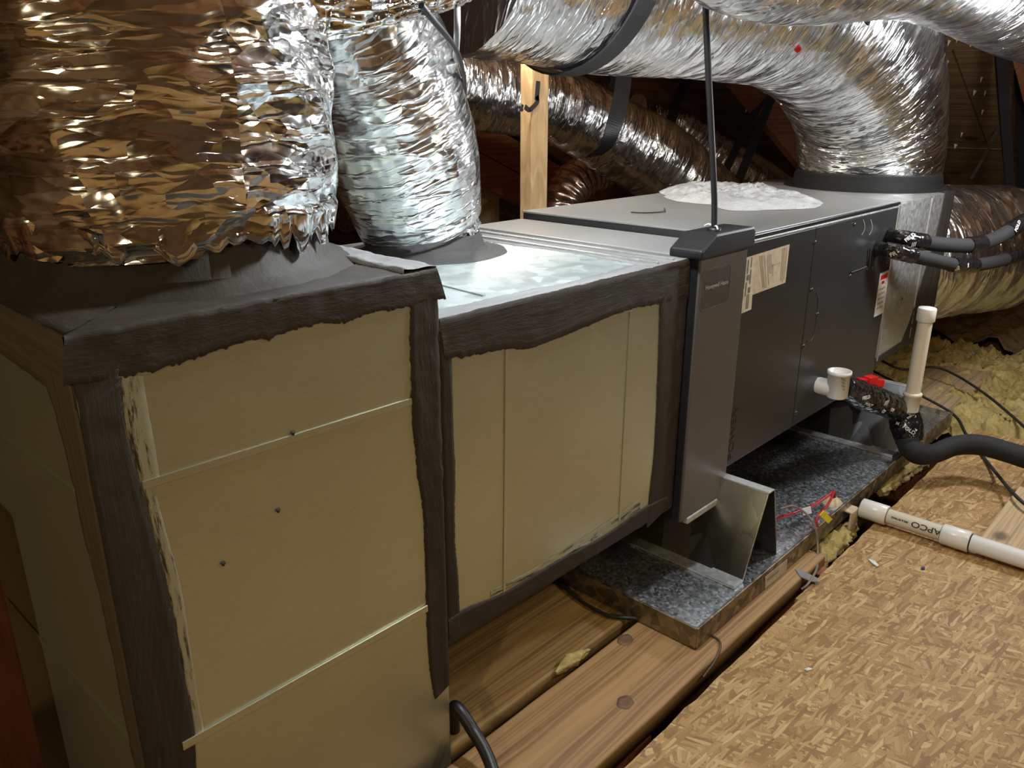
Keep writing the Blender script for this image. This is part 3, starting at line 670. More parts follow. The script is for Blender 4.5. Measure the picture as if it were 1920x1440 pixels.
g = G(); g.box(3.10, 3.112, .996, 1.0, -.92, -.33); part('flange', g, GALVS, ep)
g = G(); g.box(3.46, 3.468, .9975, 1.0, -.90, -.33); part('seam', g, GALVS, ep)

# ------------------------------------------------------------------ drain pan
pan = thing('drain_pan', 'wide shallow galvanised drain pan lying on the planks under the air handler', 'drain pan', (2.5, 1.3, -1.26))
D0, D1, E0, E1, LT, LB, PF = 1.508, 3.53, .803, 1.62, -1.200, -1.2585, -1.222
g = G(); g.box(D0, D1, E0, E1, LB, PF); part('tray', g, GALV, pan)
RUST = galv_mat('aged_galvanised', (.30, .26, .19), 60, .38, .45)
g = G(); g.box(D0, D1, E0-.003, E0+.004, LB-.001, LT); part('front_rim', g, RUST, pan, False, .0015)
g = G(); g.box(D0-.003, D0+.004, E0, E1, LB-.001, LT); part('left_rim', g, RUST, pan, False, .0015)
g = G(); g.box(D1-.004, D1+.003, E0, E1, LB-.001, LT); part('right_rim', g, RUST, pan, False, .0015)
g = G(); g.box(D0, D1, E1-.004, E1+.003, LB-.001, LT); part('rear_rim', g, RUST, pan, False, .0015)
PL = pxs([(1434, 1082), (1476, 1048), (1474, 1070), (1434, 1104)], 1, E0-.0035); l = flat('size_label', PL, PAPER, pan)
flat('print_line', qrect(PL, .1, .6, .3, .5), PRINTL, l, .0003)

# ------------------------------------------------------------------ folded supports
def support(x0, y0, label):
    t = thing('pan_support', label, 'support', (x0+.13, 1.2, PF), 'folded sheet metal supports in the drain pan'); y1 = 1.56; zt = HB-.002; zb = PF+.001
    xa, xr, xc = x0+.035, x0+.155, x0+.235
    def sh(name, a, b, th=.005):
        a = np.array(a); b = np.array(b); d = b-a; nn = np.array([-d[1], d[0]]); nn = nn/np.linalg.norm(nn)*th; g = G()
        g.prism([(a[0], y0, a[1]), (b[0], y0, b[1]), (b[0]+nn[0], y0, b[1]+nn[1]), (a[0]+nn[0], y0, a[1]+nn[1])], (0, y1-y0, 0)); return part(name, g, GALVS if name != 'side_panel' else SUPM, t, False, .001)
    sh('flange', (x0-.012, zb), (xa, zb)); sh('side_panel', (xa, zb), (xr-.016, zt-.004)); sh('ridge', (xr-.016, zt-.005), (xr+.016, zt-.005), .004); sh('side_panel', (xr+.016, zt-.005), (xc, zb)); sh('flange', (xc, zb), (xc+.03, zb))
    g = G(); g.box(x0-.012, xa-.003, y0+.0, y0+.09, zb+.006, zb+.010); part('clip_plate', g, GALVS, t)
    return t
SUPM = galv_mat('dark_polished_sheet', (.30, .31, .31), 12, .2, .12)
support(1.765, .835, 'nearer folded metal support, its triangular end showing beside the air cleaner')
support(2.945, .835, 'farther folded metal support, behind the black taped drain trap')

# ------------------------------------------------------------------ round foil ducts
def duct(label, pts, r, n, seg, mat, disp, squash=None, name='foil_duct', up=(0,0,1)):
    g = G(); tube(g, pts, r, n, seg, disp, True, True, up, squash); o = part(name, g, mat, None, True); return tag(o, label, 'duct')
def puffs(seed, k=7):
    def f(s, th, t):
        c, sn = math.cos(th), math.sin(th)
        w = nz(c*1.1+seed, sn*1.1, s*1.5)
        fold = (1-abs(nz(c*.8+seed, sn*.8+w*.5, s*k+w))*2.4)
        fold2 = (1-abs(nz(c*2.2, sn*2.2+seed, s*k*2.6))*2.2)
        sharp = (1-abs(nz(c*6+seed, sn*6, s*22))*2)
        fa = (1-abs(nz(c*11, sn*11, s*46+seed))*2)
        hem = -.03*math.exp(-((t-.02)/.03)**2)
        return .06*w+.036*fold+.012*fold2+.008*sharp*(.3+max(0,w*2))+.003*fa+hem
    return f
d1 = duct('large crumpled foil duct standing on the black-edged plenum, golden at left', [(.585, 1.36, -.215), (.585, 1.365, -.12), (.585, 1.375, .03), (.575, 1.38, .18), (.54, 1.40, .34), (.48, 1.45, .5)], [.262, .285, .297, .288, .26, .22], 300, 300, FOILS, puffs(3.1))
# ragged foil hem pressed into the mastic at the foot
def hem(c, r, h, seed, parent, z, n=240):
    P = []
    for i in range(n):
        a = 2*PI*i/n; ca, sa = math.cos(a), math.sin(a)
        top = .045+.02*nz(ca*3, sa*3, seed); bot = -.035*abs(nz(ca*9, sa*9, seed+2))-.006*max(0, nz(ca*16, sa*16, seed))
        rr = lambda k: r*(1+.05*nz(ca*7, sa*7, seed+k)+.012*nz(ca*22, sa*22, seed+k*2))
        P.append([(c[0]+rr(0)*.98*ca, c[1]+rr(0)*.98*sa, z+top*h), (c[0]+rr(.4)*1.06*ca, c[1]+rr(.4)*1.06*sa, z+top*h*.4), (c[0]+rr(.8)*1.03*ca, c[1]+rr(.8)*1.03*sa, z+bot*h)])
    P.append(P[0]); g = G(); g.closed = False; g.grid(np.array(P), uvw=lambda i, j: (j*.03, i*.008)); return part('foil_hem', g, FOILS, parent, True)
hem((.585, 1.36), .27, 1.5, 2., d1, -.18)
def wrapd(seed):
    b = foil_disp(.035, 10, .02, .008, seed)
    return b
d2 = duct('bright silver foil duct rising from the round collar on the square duct', [(CC[0], CC[1], -.30), at(788, 412, 1, CC[1]), at(766, 330, 1, CC[1]-.01), at(738, 240, 1, CC[1]-.02), at(706, 140, 1, CC[1]-.03), at(668, 40, 1, CC[1]-.03), at(640, -80, 1, CC[1])], [.128, .152, .172, .180, .176, .165, .15], 260, 220, FOIL, wrapd(5.))
hem(CC, .128, .9, 5., d2, -.285)
# crumpled foil crossing the top left
duct('crumpled foil connector slung across the top of the two front ducts', [at(350, -190, 1, 1.28), at(480, -60, 1, 1.25), at(600, -18, 1, 1.22), at(700, -22, 1, 1.2), at(820, -60, 1, 1.18), at(960, -140, 1, 1.15)], [.10, .105, .07, .055, .06, .06], 220, 160, FOILS, lambda s, th, t: .20*nz(math.cos(th)*2+3, math.sin(th)*2, s*9)+.16*(1-abs(nz(math.cos(th)*3, math.sin(th)*3+2, s*14))*2)+.05*nz(math.cos(th)*12, math.sin(th)*12, s*50))
# main duct along the top + elbow down
MY = 1.36
mpts = [(EC[0]-.08, EC[1], -.262), at(1632, 290, 1, MY), at(1625, 185, 1, MY), at(1585, 75, 1, MY), at(1500, -8, 1, 1.38), at(1380, -38, 1, 1.42), at(1240, -62, 1, 1.46), at(1100, -88, 1, 1.5), at(1000, -112, 1, 1.53), at(860, -145, 1, 1.56)]
mpts[0] = at(1630, 350, 1, MY)
dm = duct('largest silver foil duct along the top, turning down onto the return plenum', mpts, [.278, .295, .30, .315, .318, .30, .298, .295, .29, .29], 420, 200, FOIL, foil_disp(.03, 13, .012, .006, 9.))
# duct overhead at the right
duct('foil duct overhead at the top right corner, in front of the others', [at(1250, -420, 1, 1.0), at(1320, -240, 1, .93), at(1420, -145, 1, .89), at(1560, -125, 1, .86), at(1680, -120, 1, .86), at(1800, -85, 1, .86), at(1930, 0, 1, .86), at(2080, 90, 1, .86)], [.13, .155, .172, .184, .194, .2, .203, .203], 320, 180, FOIL, foil_disp(.03, 12, .014, .007, 14.))
# ducts behind
duct('foil duct sloping down behind the wooden post, held by a black strap', [at(760, 140, 1, 2.75), at(880, 168, 1, 2.7), at(980, 182, 1, 2.62), at(1070, 214, 1, 2.55), at(1160, 262, 1, 2.45), at(1245, 312, 1, 2.35), at(1330, 390, 1, 2.25)], [.155, .17, .17, .17, .185, .195, .2], 260, 130, FOIL, foil_disp(.05, 12, .02, .009, 20.))
duct('smaller foil duct farther back, running down to the right behind the bag', [at(1190, 215, 1, 3.3), at(1260, 232, 1, 3.2), at(1340, 290, 1, 3.0), at(1420, 345, 1, 2.8), at(1530, 420, 1, 2.6)], [.13, .165, .17, .17, .16], 180, 110, FOIL, foil_disp(.05, 12, .02, .01, 25.))
duct('brownish ribbed flexible duct below the strap, bending down behind the cabinet', [at(1190, 300, 1, 2.75), at(1140, 312, 1, 2.75), at(1085, 338, 1, 2.75), at(1055, 375, 1, 2.75), at(1050, 430, 1, 2.75)], [.105, .11, .11, .11, .10], 260, 90, FOILB, lambda s, th, t: .05*math.sin(s*150)+.03*nz(math.cos(th)*2, math.sin(th)*2, s*9))
duct('foil duct leaving the end of the return plenum at far right', [(3.75, 1.33, -.66), (3.90, 1.30, -.66), (4.1, 1.25, -.665), (4.4, 1.17, -.68), (4.8, 1.05, -.70)], [.26, .305, .315, .315, .31], 240, 240, foil_mat('wrinkled_foil', crinkle=1., ro=.24, coarse=.7, facet=.9), puffs(30., 10))

# red laser dot
rp = at(1496, 92, 1, 1.05)
g = G(); lathe(g, [(.0085, 0), (.008, .001), (.004, .0015)], (0, 0, 0), (0, 0, 1), 12)
# placed on the duct skin by ray casting
dg = bpy.context.evaluated_depsgraph_get(); dg.update()
d = np.array(at(1496, 92, 1, 1.)); d /= np.linalg.norm(d)
hit = dm.ray_cast(Vector((0, 0, EYE))-dm.location, Vector(d))
if hit[0]:
    hp = hit[1]+dm.location; nn = hit[2]; g = G(); c = (np.array(hp)-np.array([0, 0, EYE]))/S
    lathe(g, [(.0105, -.003), (.0105, .002), (.006, .004)], c, tuple(-d), 12)
    tag(part('red_dot', g, REDDOT), 'small bright red dot on the upper foil duct', 'dot')

# ------------------------------------------------------------------ straps
def strap(label, pts, w, wdir, th=.003, grp=None):
    g = G(); ribbon(g, pts, w, wdir, th, 50); return tag(part('hanging_strap', g, STRAP), label, 'strap', grp)
# around the main duct
cc = at(1100, -88, 1, 1.5); ax = np.array(at(1240, -62, 1, 1.46))-np.array(at(1000, -112, 1, 1.53)); ax /= np.linalg.norm(ax)
bt = at(1095, 108, 1, 1.2)
u_ = np.array([0, 0, 1.])-ax*ax[2]; u_ /= np.linalg.norm(u_); w_ = np.cross(ax, u_)
ring_pts = [cc+ax*(-.03+.03*math.cos(a))+.308*(math.cos(a)*u_+math.sin(a)*w_) for a in np.linspace(-PI*.0, 2*PI, 26)]
strap('black strap looped under the largest foil duct at top centre', ring_pts, .062, tuple(ax), .003)
strap('black strap curving down under the foil duct behind the post', [at(1172, 120, 1, 2.25), at(1165, 180, 1, 2.22), at(1150, 240, 1, 2.2), at(1135, 275, 1, 2.24), at(1115, 292, 1, 2.35)], .075, (1, -.4, .1))
strap('short black strap tail behind the curving strap', [at(1165, 118, 1, 2.5), at(1150, 170, 1, 2.5)], .07, (1, -.3, 0))
strap('black strap slanting down onto the smaller rear foil duct', [at(1290, 145, 1, 3.0), at(1270, 190, 1, 2.98), at(1255, 235, 1, 2.96)], .07, (1, -.3, .2))
strap('left of two thin black straps slanting behind the black cable', [at(1445, 160, 1, 2.75), at(1400, 240, 1, 2.7), at(1345, 350, 1, 2.6)], .05, (1, -.4, .3))
strap('right of two thin black straps slanting behind the black cable', [at(1450, 175, 1, 2.6), at(1420, 250, 1, 2.55), at(1380, 350, 1, 2.5)], .055, (1, -.4, .3))
strap('black strap beside the silver elbow top, half hidden in foil', [at(1632, 20, 1, 1.02), at(1622, 42, 1, 1.02)], .03, (1, -.3, .3))
strap('thin dark strap hanging between the bright duct and the grey cable', [at(858, 90, 1, 1.9), at(852, 150, 1, 1.9), at(846, 240, 1, 1.9)], .04, (1, -.3, 0))
strap('left strap of three hanging at the right edge, in front of the dark roof', [at(1876, 60, 1, 1.15), at(1884, 200, 1, 1.14), at(1893, 330, 1, 1.1), at(1905, 440, 1, 1.0)], .055, (1, -.7, 0))
strap('middle strap of three at the right edge, narrow and twisted', [at(1866, 60, 1, 1.25), at(1876, 200, 1, 1.22), at(1888, 330, 1, 1.2)], .028, (1, -.5, 0))
strap('rightmost wide black strap at the edge of the picture', [at(1912, 60, 1, 1.2), at(1916, 220, 1, 1.2), at(1930, 470, 1, 1.15), at(1945, 620, 1, 1.1)], .07, (1, -.6, 0))
g = G(); ribbon(g, [at(1886, 208, 1, 1.4), at(1874, 232, 1, 1.4), at(1850, 285, 1, 1.4), at(1821, 335, 1, 1.4)], .016, (1, -.6, .3), .002, 20)
ps = tag(part('metal_strap', g, plain('dull_metal_strap', (.22, .21, .19), .4, .7)), 'thin perforated metal strap slanting in front of the dark roof at right', 'strap')

# ------------------------------------------------------------------ cables by the bright duct
g = G(); tube(g, [at(790, 10, 1, 1.12), at(812, 38, 1, 1.14), at(845, 78, 1, 1.2), at(862, 112, 1, 1.3), at(871, 160, 1, 1.42), at(866, 215, 1, 1.52), at(850, 250, 1, 1.6)], .0055, 50, 10)
tag(part('black_cable', g, BLACK, None, True), 'thin black cable curving beside the bright foil duct', 'cable')
g = G(); tube(g, [at(857, -10, 1, 1.24), at(857, 60, 1, 1.25), at(853, 120, 1, 1.4), at(843, 165, 1, 1.55)], .0065, 40, 10)
tag(part('grey_cable', g, GREYC, None, True), 'grey cable hanging behind the curving black cable', 'cable')

# ------------------------------------------------------------------ posts
p = at(1001, 250, 1, 2.15)
g = G(); g.box(2.383, 2.480, 2.15, 2.21, -1.3, 1.3); po = tag(part('wooden_post', g, STUD, None, False, .004), 'pale upright wooden post behind the square duct with a black stain', 'post')
g = G(); q = lambda u, v: at(u, v, 1, 2.149)
for pts, w in (([(1009, 152), (1008, 165), (1007, 178), (1006, 188)], .022), ([(1006, 180), (1008, 190), (1000, 200), (992, 206), (984, 200)], .018), ([(966+14, 196), (978, 204), (980, 208)], .012)):
    gg = G(); ribbon(gg, [q(*a) for a in pts], w, (1, 0, .25), .0015, 24); part('mastic_smear', gg, MASTIC, po)
p = at(12, 1131, 1, 1.40)
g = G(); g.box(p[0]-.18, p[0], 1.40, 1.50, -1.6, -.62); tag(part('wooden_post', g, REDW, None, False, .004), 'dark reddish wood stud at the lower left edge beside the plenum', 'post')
# far blocking seen through the gap behind the post
for (u, v, w, h, lab) in ((905, 385, .30, .22, 'small tan wood block seen low behind the bright foil duct'), (1112, 375, .05, .3, 'thin upright batten seen below the brownish duct')):
    c = at(u, v, 1, 3.6); g = G(); g.box(c[0]-w/2, c[0]+w/2, 3.6, 3.66, c[2]-h/2-.2, c[2]+h/2); tag(part('wood_block', g, STUD, None, False, .004), lab, 'wood')
for (u0, v0, u1, v1, lab) in ((870, 235, 990, 300, 'upper dark red beam sloping behind the wooden post'), (870, 300, 990, 352, 'lower dark red beam sloping behind the wooden post')):
    a = at(u0-60, v0-32, 1, 3.4); b = at(u1+240, v1+140, 1, 3.4); g = G(); hv = np.array([0, 0, .09])
    g.prism([a-hv, b-hv, b+hv, a+hv], (0, .06, 0)); tag(part('wood_beam', g, RAFT, None, False, .004), lab, 'beam')

# ------------------------------------------------------------------ plastic bag of papers
Qb = [at(1240, 366, 2, HT), at(1300, 347, 2, HT), at(1395, 350, 2, HT), at(1480, 368, 2, HT), at(1535, 392, 2, HT), at(1440, 396, 2, HT), at(1372, 398, 2, HT), at(1330, 385, 2, HT)]
bagt = thing('document_bag', 'white plastic bag of papers lying on top of the air handler', 'bag', (np.mean([q_[0] for q_ in Qb]), np.mean([q_[1] for q_ in Qb]), HT))
cx, cy = ORG[bagt.name][:2]; n, m = 90, 26; P = []
Qc = catmull([Qb[-1]]+Qb+[Qb[0]], 10*9+1)[9:-9] if False else None
ang = [math.atan2(q_[1]-cy, q_[0]-cx) for q_ in Qb]; rad = [math.hypot(q_[0]-cx, q_[1]-cy) for q_ in Qb]
oo = sorted(zip(ang, rad)); aa = [a for a, r in oo]; ra = [r for a, r in oo]; aa = [aa[-1]-2*PI]+aa+[aa[0]+2*PI]; ra = [ra[-1]]+ra+[ra[0]]
g = G(); P = []
for j in range(m):
    t = j/(m-1); row = []
    for i in range(n):
        a = -PI+2*PI*i/n; r = np.interp(a, aa, ra)*(.93+.03*nz(math.cos(a)*6, math.sin(a)*6, 2)); x, y = cx+r*t*math.cos(a), cy+r*t*math.sin(a)
        z = HT+.001+(1-t**5)*(.018+.010*nz(x*9, y*9, 0)+.016*(1-abs(nz(x*9, y*20, 4))*2.4)+.008*(1-abs(nz(x*30, y*50, 1))*2)); row.append((x, y, z))
    P.append(row)
g.closed = False; g.grid(np.array(P), wrap=True); part('bag', g, BAG, bagt, True)
g = G(); g.box(cx-.17, cx+.05, cy-.06, cy+.1, HT+.001, HT+.010); part('paper_stack', g, plain('white_paper', (.8, .8, .78), .6), bagt)
for pts, lab in (([(1183, 398), (1210, 399), (1243, 397), (1246, 391)], 'thin black wire scrap lying on the cabinet top left of the bag'),):
    g = G(); tube(g, [at(u, v, 2, HT+.004) for u, v in pts], .002, 20, 6); tag(part('wire_scrap', g, INK, None, True), lab, 'wire')

# ------------------------------------------------------------------ refrigerant lines
def lineset(label, pts, r, tapes, marks):
    t = thing('refrigerant_line', label, 'pipe', pts[0], 'black insulated refrigerant lines')
    t_wraps = []
    g = G(); tube(g, pts, r, 90, 20, lambda s, th, t: .03*nz(math.cos(th)*2, math.sin(th)*2, s*12)); part('foam_sleeve', g, RUBBER, t, True)
    C = catmull(pts, 200)
    for (a, b) in tapes:
        seg = C[int(a*199):max(int(b*199), int(a*199)+4)]
        g = G(); tube(g, seg, r*1.08, 60, 40, lambda s, th, t: .09*(1-abs(nz(math.cos(th)*4, math.sin(th)*4, s*40))*2), interp=True); t_wraps.append(part('tape_wrap', g, TAPE, t, True))
    g = G(); lathe(g, [(r*1.15, 0), (r*1.2, .01), (r*.95, .03)], pts[0], tuple(np.array(pts[1])-np.array(pts[0])), 20); part('grommet', g, BLACK, t, True)
    for i, u, v, u2, v2, b_, sz in marks: decal('tape_lettering', b_, t_wraps[i], u, v, u2, v2, sz, WHITEP, t, 1, .0004)
    return t
lineset('upper black foam-covered refrigerant pipe leaving the cabinet, taped twice', [at(1664, 443, 1, .998), at(1700, 449, 1, .93), at(1760, 458, 1, .86), at(1815, 460, 1, .80), at(1860, 450, 1, .76), at(1900, 428, 1, .72), at(1960, 388, 1, .68)], .0265, ((.10, .27), (.50, .60), (.80, .9)), ((0, 1705, 446, 1716, 438, 'FIELD', .013), (0, 1712, 458, 1722, 448, '///', .016), (2, 1906, 424, 1912, 408, 'FOLD', .014)))
lineset('lower black foam-covered refrigerant pipe leaving the cabinet, taped twice', [at(1642, 466, 1, .998), at(1680, 472, 1, .93), at(1740, 486, 1, .86), at(1805, 498, 1, .80), at(1860, 492, 1, .76), at(1905, 480, 1, .73), at(1970, 462, 1, .7)], .024, ((.10, .27), (.45, .57), (.76, .86)), ((0, 1674, 476, 1682, 466, 'FR', .015), (1, 1796, 503, 1804, 490, 'III', .016), (1, 1813, 498, 1822, 488, '//', .014)))

# ------------------------------------------------------------------ condensate trap
tr = thing('condensate_trap', 'drain fitting on the cabinet front: white tee, taped elbow and cream riser pipe', 'drain trap', at(1700, 745, 1, .84))
c = at(1571, 722, 1, .93)
g = G(); lathe(g, [(.030, -.042), (.035, -.036), (.035, .038), (.0385, .039), (.0385, .05), (.033, .05), (.032, .0), (.0, -.0)], c, UP, 28); te = part('tee_fitting', g, PVC, tr, True)
g = G(); lathe(g, [(.026, 0), (.028, .01), (.028, .06)], (c[0]-.004, .999, c[2]-.014), (0, -1, 0), 20); part('stub', g, PVC, te, True)
for k in range(4): decal('fitting_mark', ('TYPE I', 'PVC', 'NSF', '1/4')[k], te, 1581, 712+6*k, 1588, 713+6*k, .0075, PRINT, te)
tp = [c+np.array([.03, -.012, -.012]), at(1622, 742, 1, .90), at(1655, 755, 1, .875), at(1690, 772, 1, .845), at(1700, 800, 1, .815), at(1706, 830, 1, .79)]
g = G(); tube(g, tp, [.032, .048, .043, .048, .052, .044], 160, 80, lambda s, th, t: .08*(1-abs(nz(math.cos(th)*2., math.sin(th)*2., s*18))*2)+.02*(1-abs(nz(math.cos(th)*5, math.sin(th)*5, s*40))*2)); tw = part('tape_wrapping', g, TAPE, tr, True)
vb = at(1631, 717, 1, .895); g = G(); g.obox(vb, (.055, -.022, -.010), (.005, .012, 0), (0, 0, .014)); g.obox(vb+np.array([0, 0, .005]), (.02, -.008, 0), (.006, .015, 0), (0, 0, .018)); part('valve_handle', g, RED, tr, False, .004)
b0, b1 = at(1710, 745, 1, .81), at(1744, 600, 1, .81); b1[0] = b0[0]; b1[1] = b0[1]
zt = at(1745, 574, 1, .81)[2]
g = G(); lathe(g, [(.0245, b0[2]-.02), (.0245, zt-.04)], (b0[0], b0[1], 0), UP, 24); part('riser_pipe', g, PVCC, tr, True)
g = G(); lathe(g, [(.0285, zt-.048), (.0305, zt-.045), (.0305, zt-.004), (.028, zt), (.001, zt+.001)], (b0[0], b0[1], 0), UP, 26); part('riser_cap', g, PVC, tr, True)
g = G(); lathe(g, [(.029, b0[2]-.05), (.029, b0[2]+.006), (.032, b0[2]+.008), (.032, b0[2]+.018), (.026, b0[2]+.02)], (b0[0], b0[1], 0), UP, 26); part('riser_socket', g, PVCC, tr, True)
for (u, v, u2, v2, b_, sz) in ((1622, 745, 1640, 735, 'FIELD', .013), (1628, 757, 1645, 748, 'POLY', .010), (1660, 755, 1675, 742, '///', .018), (1655, 770, 1666, 776, 'CO', .014), (1671, 768, 1686, 774, 'CYLP', .012), (1706, 775, 1722, 780, 'FIELD', .012), (1705, 783, 1720, 788, 'FOIL', .007), (1684, 794, 1692, 798, 'M', .012), (1704, 806, 1720, 814, 'FOLD', .014)):
    decal('tape_lettering', b_, tw, u, v, u2, v2, sz, WHITEP, tr, 1, .0003)
hp_ = [at(1702, 822, 1, .792), at(1705, 838, 1, .78), at(1722, 852, 2, -1.165), at(1752, 850, 2, -1.15), at(1790, 836, 2, -1.13), at(1835, 834, 2, -1.13), at(1890, 848, 2, -1.135), at(1990, 880, 2, -1.14)]
g = G(); tube(g, hp_, [.036, .038, .036, .034, .035, .037, .037, .037], 110, 26, lambda s, th, t: .02*nz(math.cos(th)*2, math.sin(th)*2, s*9))
tag(part('foam_hose', g, RUBBER, None, True), 'thick black foam-covered drain hose bending from the trap across the strand board', 'hose')

# ------------------------------------------------------------------ pvc drain pipe on deck
pp = thing('drain_pipe', 'white pvc pipe with coupler lying on the strand board, black lettering', 'pipe', (2.49, .5, FZ))
PX, PZ = 2.49, -1.235
def seg_y(name, y0, y1, r, mat, e=.002):
    g = G(); lathe(g, [(r-e, 0), (r, e), (r, abs(y1-y0)-e), (r-e, abs(y1-y0))], (PX, y0, PZ), (0, -1, 0), 30); return part(name, g, mat, pp, True)
seg_y('pipe', .765, -.6, .0245, PVCC); seg_y('end_coupling', .775, .693, .032, PVC); seg_y('coupling', .530, .452, .032, PVC)
seg_y('pipe', .452, -.6, .0262, PVC)
seg_y('ink_ring', .6925, .690, .0250, INK); seg_y('ink_ring', .5335, .530, .0255, INK); seg_y('ink_ring', .452, .447, .0268, INK)
vd = np.array([-PX, 0, -PZ]); vd /= np.linalg.norm(vd)
def ptext(body, y, size, off=0., st=1.):
    a = math.atan2(vd[2], vd[0])+off; nn = np.array([math.cos(a), 0, math.sin(a)]); xd = np.array([0, 1., 0]); yd = np.cross(nn, xd)
    text('pipe_lettering', body, (PX+nn[0]*.0247, y, PZ+nn[2]*.0247), tuple(xd), tuple(yd), size, INK, pp, .0006, st, .0003)
ptext('APCO', .572, .024, 0, 1.35); ptext('PIPE & FITTINGS', .650, .0075, 0, .95)

# ------------------------------------------------------------------ float switch on the pan lip
fs = thing('float_switch', 'beige float switch with red wires clipped on the pan edge', 'float switch', at(1570, 960, 2, LT))
c = at(1560, 947, 1, .85)
g = G(); lathe(g, [(.030, -.05), (.032, -.006), (.036, -.004), (.036, .004), (.030, .014), (.017, .026), (.006, .03)], c, UP, 26); part('float_housing', g, BEIGE, fs, True)
g = G(); lathe(g, [(.008, .02), (.008, .045), (.003, .048)], c, UP, 12); part('wire_nipple', g, plain('dark_red', (.25, .02, .02), .4), fs, True)
k0 = at(1590, 958, 1, .80)
g = G(); zt = k0[2]+.012; x = k0[0]
g.box(x-.028, x+.028, .782, .838, zt-.006, zt); g.box(x-.028, x+.028, .776, .784, zt-.062, zt-.001); g.box(x-.012, x+.028, .832, .840, zt-.04, zt-.001); part('clip_bracket', g, BEIGE, fs, False, .003)
for dz in (-.03, -.05):
    g = G(); lathe(g, [(.007, 0), (.007, .012), (.004, .014)], (x+.03, .79, zt+dz), (.3, -1, 0), 10); part('thumb_screw', g, PVC, fs, True)
tp_ = c+np.array([0, 0, .046])
g = G(); tube(g, [tp_+np.array([0,0,-.008]), tp_+np.array([-.006, .0, .004]), at(1530, 945, 1, .86), at(1500, 958, 1, .87), at(1466, 969, 1, .9), at(1440, 980, 1, .96)], .0042, 50, 8); part('red_wire', g, REDW2, fs, True)
g = G(); tube(g, [tp_+np.array([0,0,-.008]), tp_+np.array([.002, 0, .005]), at(1556, 940, 1, .82), at(1545, 955, 1, .81), at(1534, 966, 1, .80), at(1531, 978, 1, .795), at(1534, 988, 1, .79)], .0035, 50, 8); part('red_wire', g, REDW2, fs, True)
g = G(); g.prism([at(1536, 966, 1, .79), at(1544, 957, 1, .79), at(1560, 973, 1, .785), at(1552, 981, 1, .785)], (0, -.002, 0)); yt = part('wire_tag', g, YEL, fs)
g = G(); g.prism([at(1504, 953, 1, .86), at(1519, 949, 1, .86), at(1521, 962, 1, .85), at(1506, 966, 1, .85)], (0, -.002, 0)); part('wire_tag', g, plain('white_tag', (.7, .7, .7), .5), fs)
g = G(); tube(g, [at(1463, 954, 1, .9), at(1485, 949, 1, .88), at(1503, 956, 1, .86), at(1520, 973, 1, .82), at(1529, 990, 1, .80), at(1533, 1020, 1, .785), at(1533, 1050, 1, .765), at(1530, 1070, 2, -1.262), at(1515, 1095, 2, -1.262), at(1503, 1105, 2, -1.275)], .0036, 90, 8)
tag(part('control_wire', g, plain('brown_wire_jacket', (.22, .17, .14), .5), None, True), 'thin grey-brown wire looping over the pan edge beside the float switch', 'wire')

# ------------------------------------------------------------------ lumber and odds on the deck
def lum(corners_px, ztop, zb, label, mat=GREYW):
    pts = [at(u, v, 2, ztop) for u, v in corners_px]; g = G(); g.prism(pts, (0, 0, zb-ztop)); return tag(part('lumber_offcut', g, mat, None, False, .003), label, 'lumber')
a = np.array([2.525, .425]); 
g = G(); g.box(2.52, 3.16, .06, .435, -1.268, -1.222); tag(part('lumber_offcut', g, GREYW, None, False, .004), 'flat greyish board on the strand board beside the white pipe', 'lumber')
c = at(1915, 930, 2, -1.222)
g = G(); g.box(3.0, 3.1, .12, .40, -1.2215, -1.135); tag(part('lumber_offcut', g, GREYW, None, False, .004), 'short block standing on the flat board at the right edge', 'lumber')
g = G(); tube(g, [at(1640, 668, 2, -1.15), at(1690, 692, 2, -1.17), at(1760, 690, 2, -1.18), at(1835, 730, 2, -1.2), at(1920, 800, 2, -1.24), at(2000, 880, 2, -1.25)], .006, 70, 8)
tag(part('black_wire', g, INK, None, True), 'thin dark wire over the yellow insulation at right', 'wire')
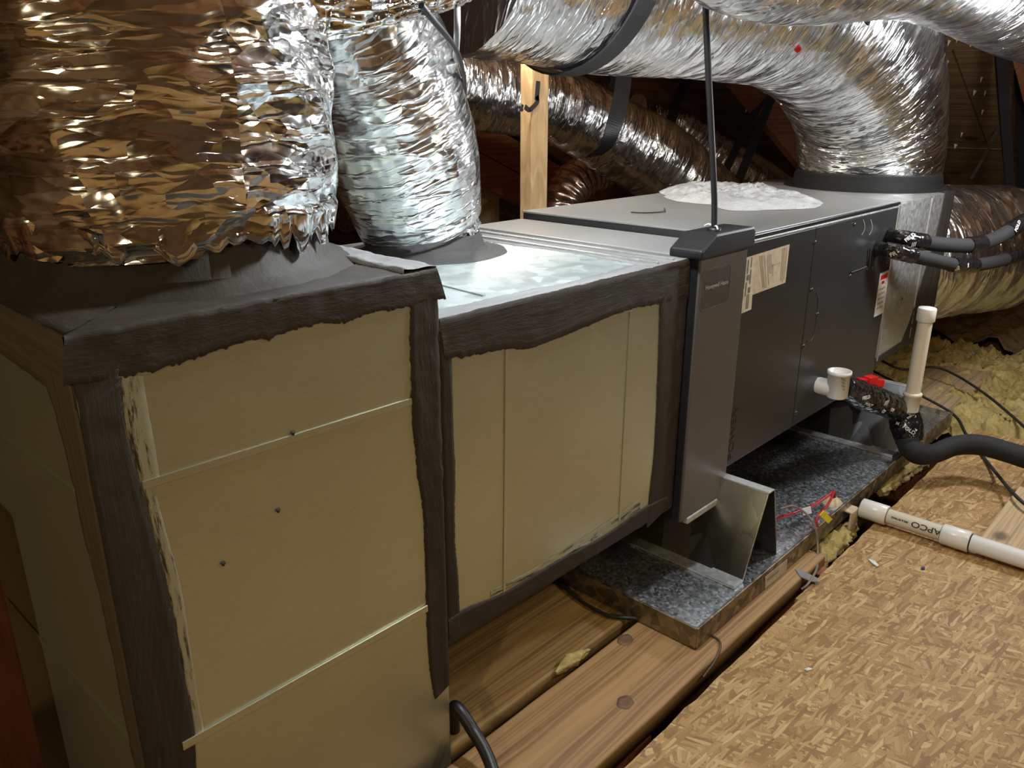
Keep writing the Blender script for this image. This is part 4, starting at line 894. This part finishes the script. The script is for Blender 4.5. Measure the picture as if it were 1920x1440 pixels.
g = G(); tube(g, [at(1632, 693, 2, -1.19), at(1700, 728, 2, -1.2), at(1785, 775, 2, -1.24), at(1812, 815, 2, -1.255), at(1850, 865, 2, -1.262), at(1900, 925, 2, -1.20), at(1940, 960, 2, -1.20)], .006, 70, 8)
tag(part('black_wire', g, INK, None, True), 'thin dark wire crossing the strand board under the black hose', 'wire')
g = G(); tube(g, [(.93, 1.05, -1.32), at(852, 1325, 2, -1.17), at(890, 1375, 2, -1.19), at(915, 1420, 2, -1.21), at(935, 1480, 2, -1.23)], .013, 50, 12)
tag(part('black_cable', g, BLACK, None, True), 'thick black cable at the bottom edge beside the plenum foot', 'cable')
g = G(); tube(g, [at(1040, 1085, 2, -1.255), at(1080, 1120, 2, -1.255), at(1120, 1145, 2, -1.255), at(1150, 1156, 2, -1.255), at(1200, 1160, 2, -1.256)], .005, 40, 8)
tag(part('black_wire', g, INK, None, True), 'dark wire on the yellowish plank under the pan corner', 'wire')
g = G(); tube(g, [at(1330, 1190, 2, -1.262), at(1348, 1200, 2, -1.258), at(1350, 1215, 2, -1.258), at(1340, 1240, 2, -1.262), at(1318, 1270, 2, -1.27)], .0028, 40, 8)
tag(part('thin_wire', g, plain('dark_wire', (.09, .06, .04), .5), None, True), 'thin loop of wire on the brown plank by the pan corner', 'wire')
def scrap(poly, z, mat, name, label, cat='scrap', th=.003):
    g = G(); g.prism([at(u, v, 2, z) for u, v in poly], (0, 0, th)); return tag(part(name, g, mat), label, cat)
scrap([(1491, 1068), (1506, 1072), (1532, 1085), (1534, 1093), (1517, 1090), (1500, 1082)], -1.262, GREYC, 'tape_scrap', 'small torn grey scrap on the plank by the gap')
scrap([(1508, 1256), (1516, 1253), (1524, 1256), (1514, 1259)], FZ+.0005, WHITEP, 'paper_scrap', 'tiny white scrap in the middle of the strand board')
scrap([(1628, 1049), (1640, 1053), (1648, 1062), (1644, 1063), (1634, 1056)], FZ+.0005, WHITEP, 'paper_scrap', 'small white fleck on the strand board near the pipe')
scrap([(1727, 1064), (1734, 1064), (1734, 1068), (1727, 1068)], FZ+.0005, plain('navy', (.03, .02, .10), .5), 'ink_fleck', 'dark blue fleck on the strand board below the pipe coupler')
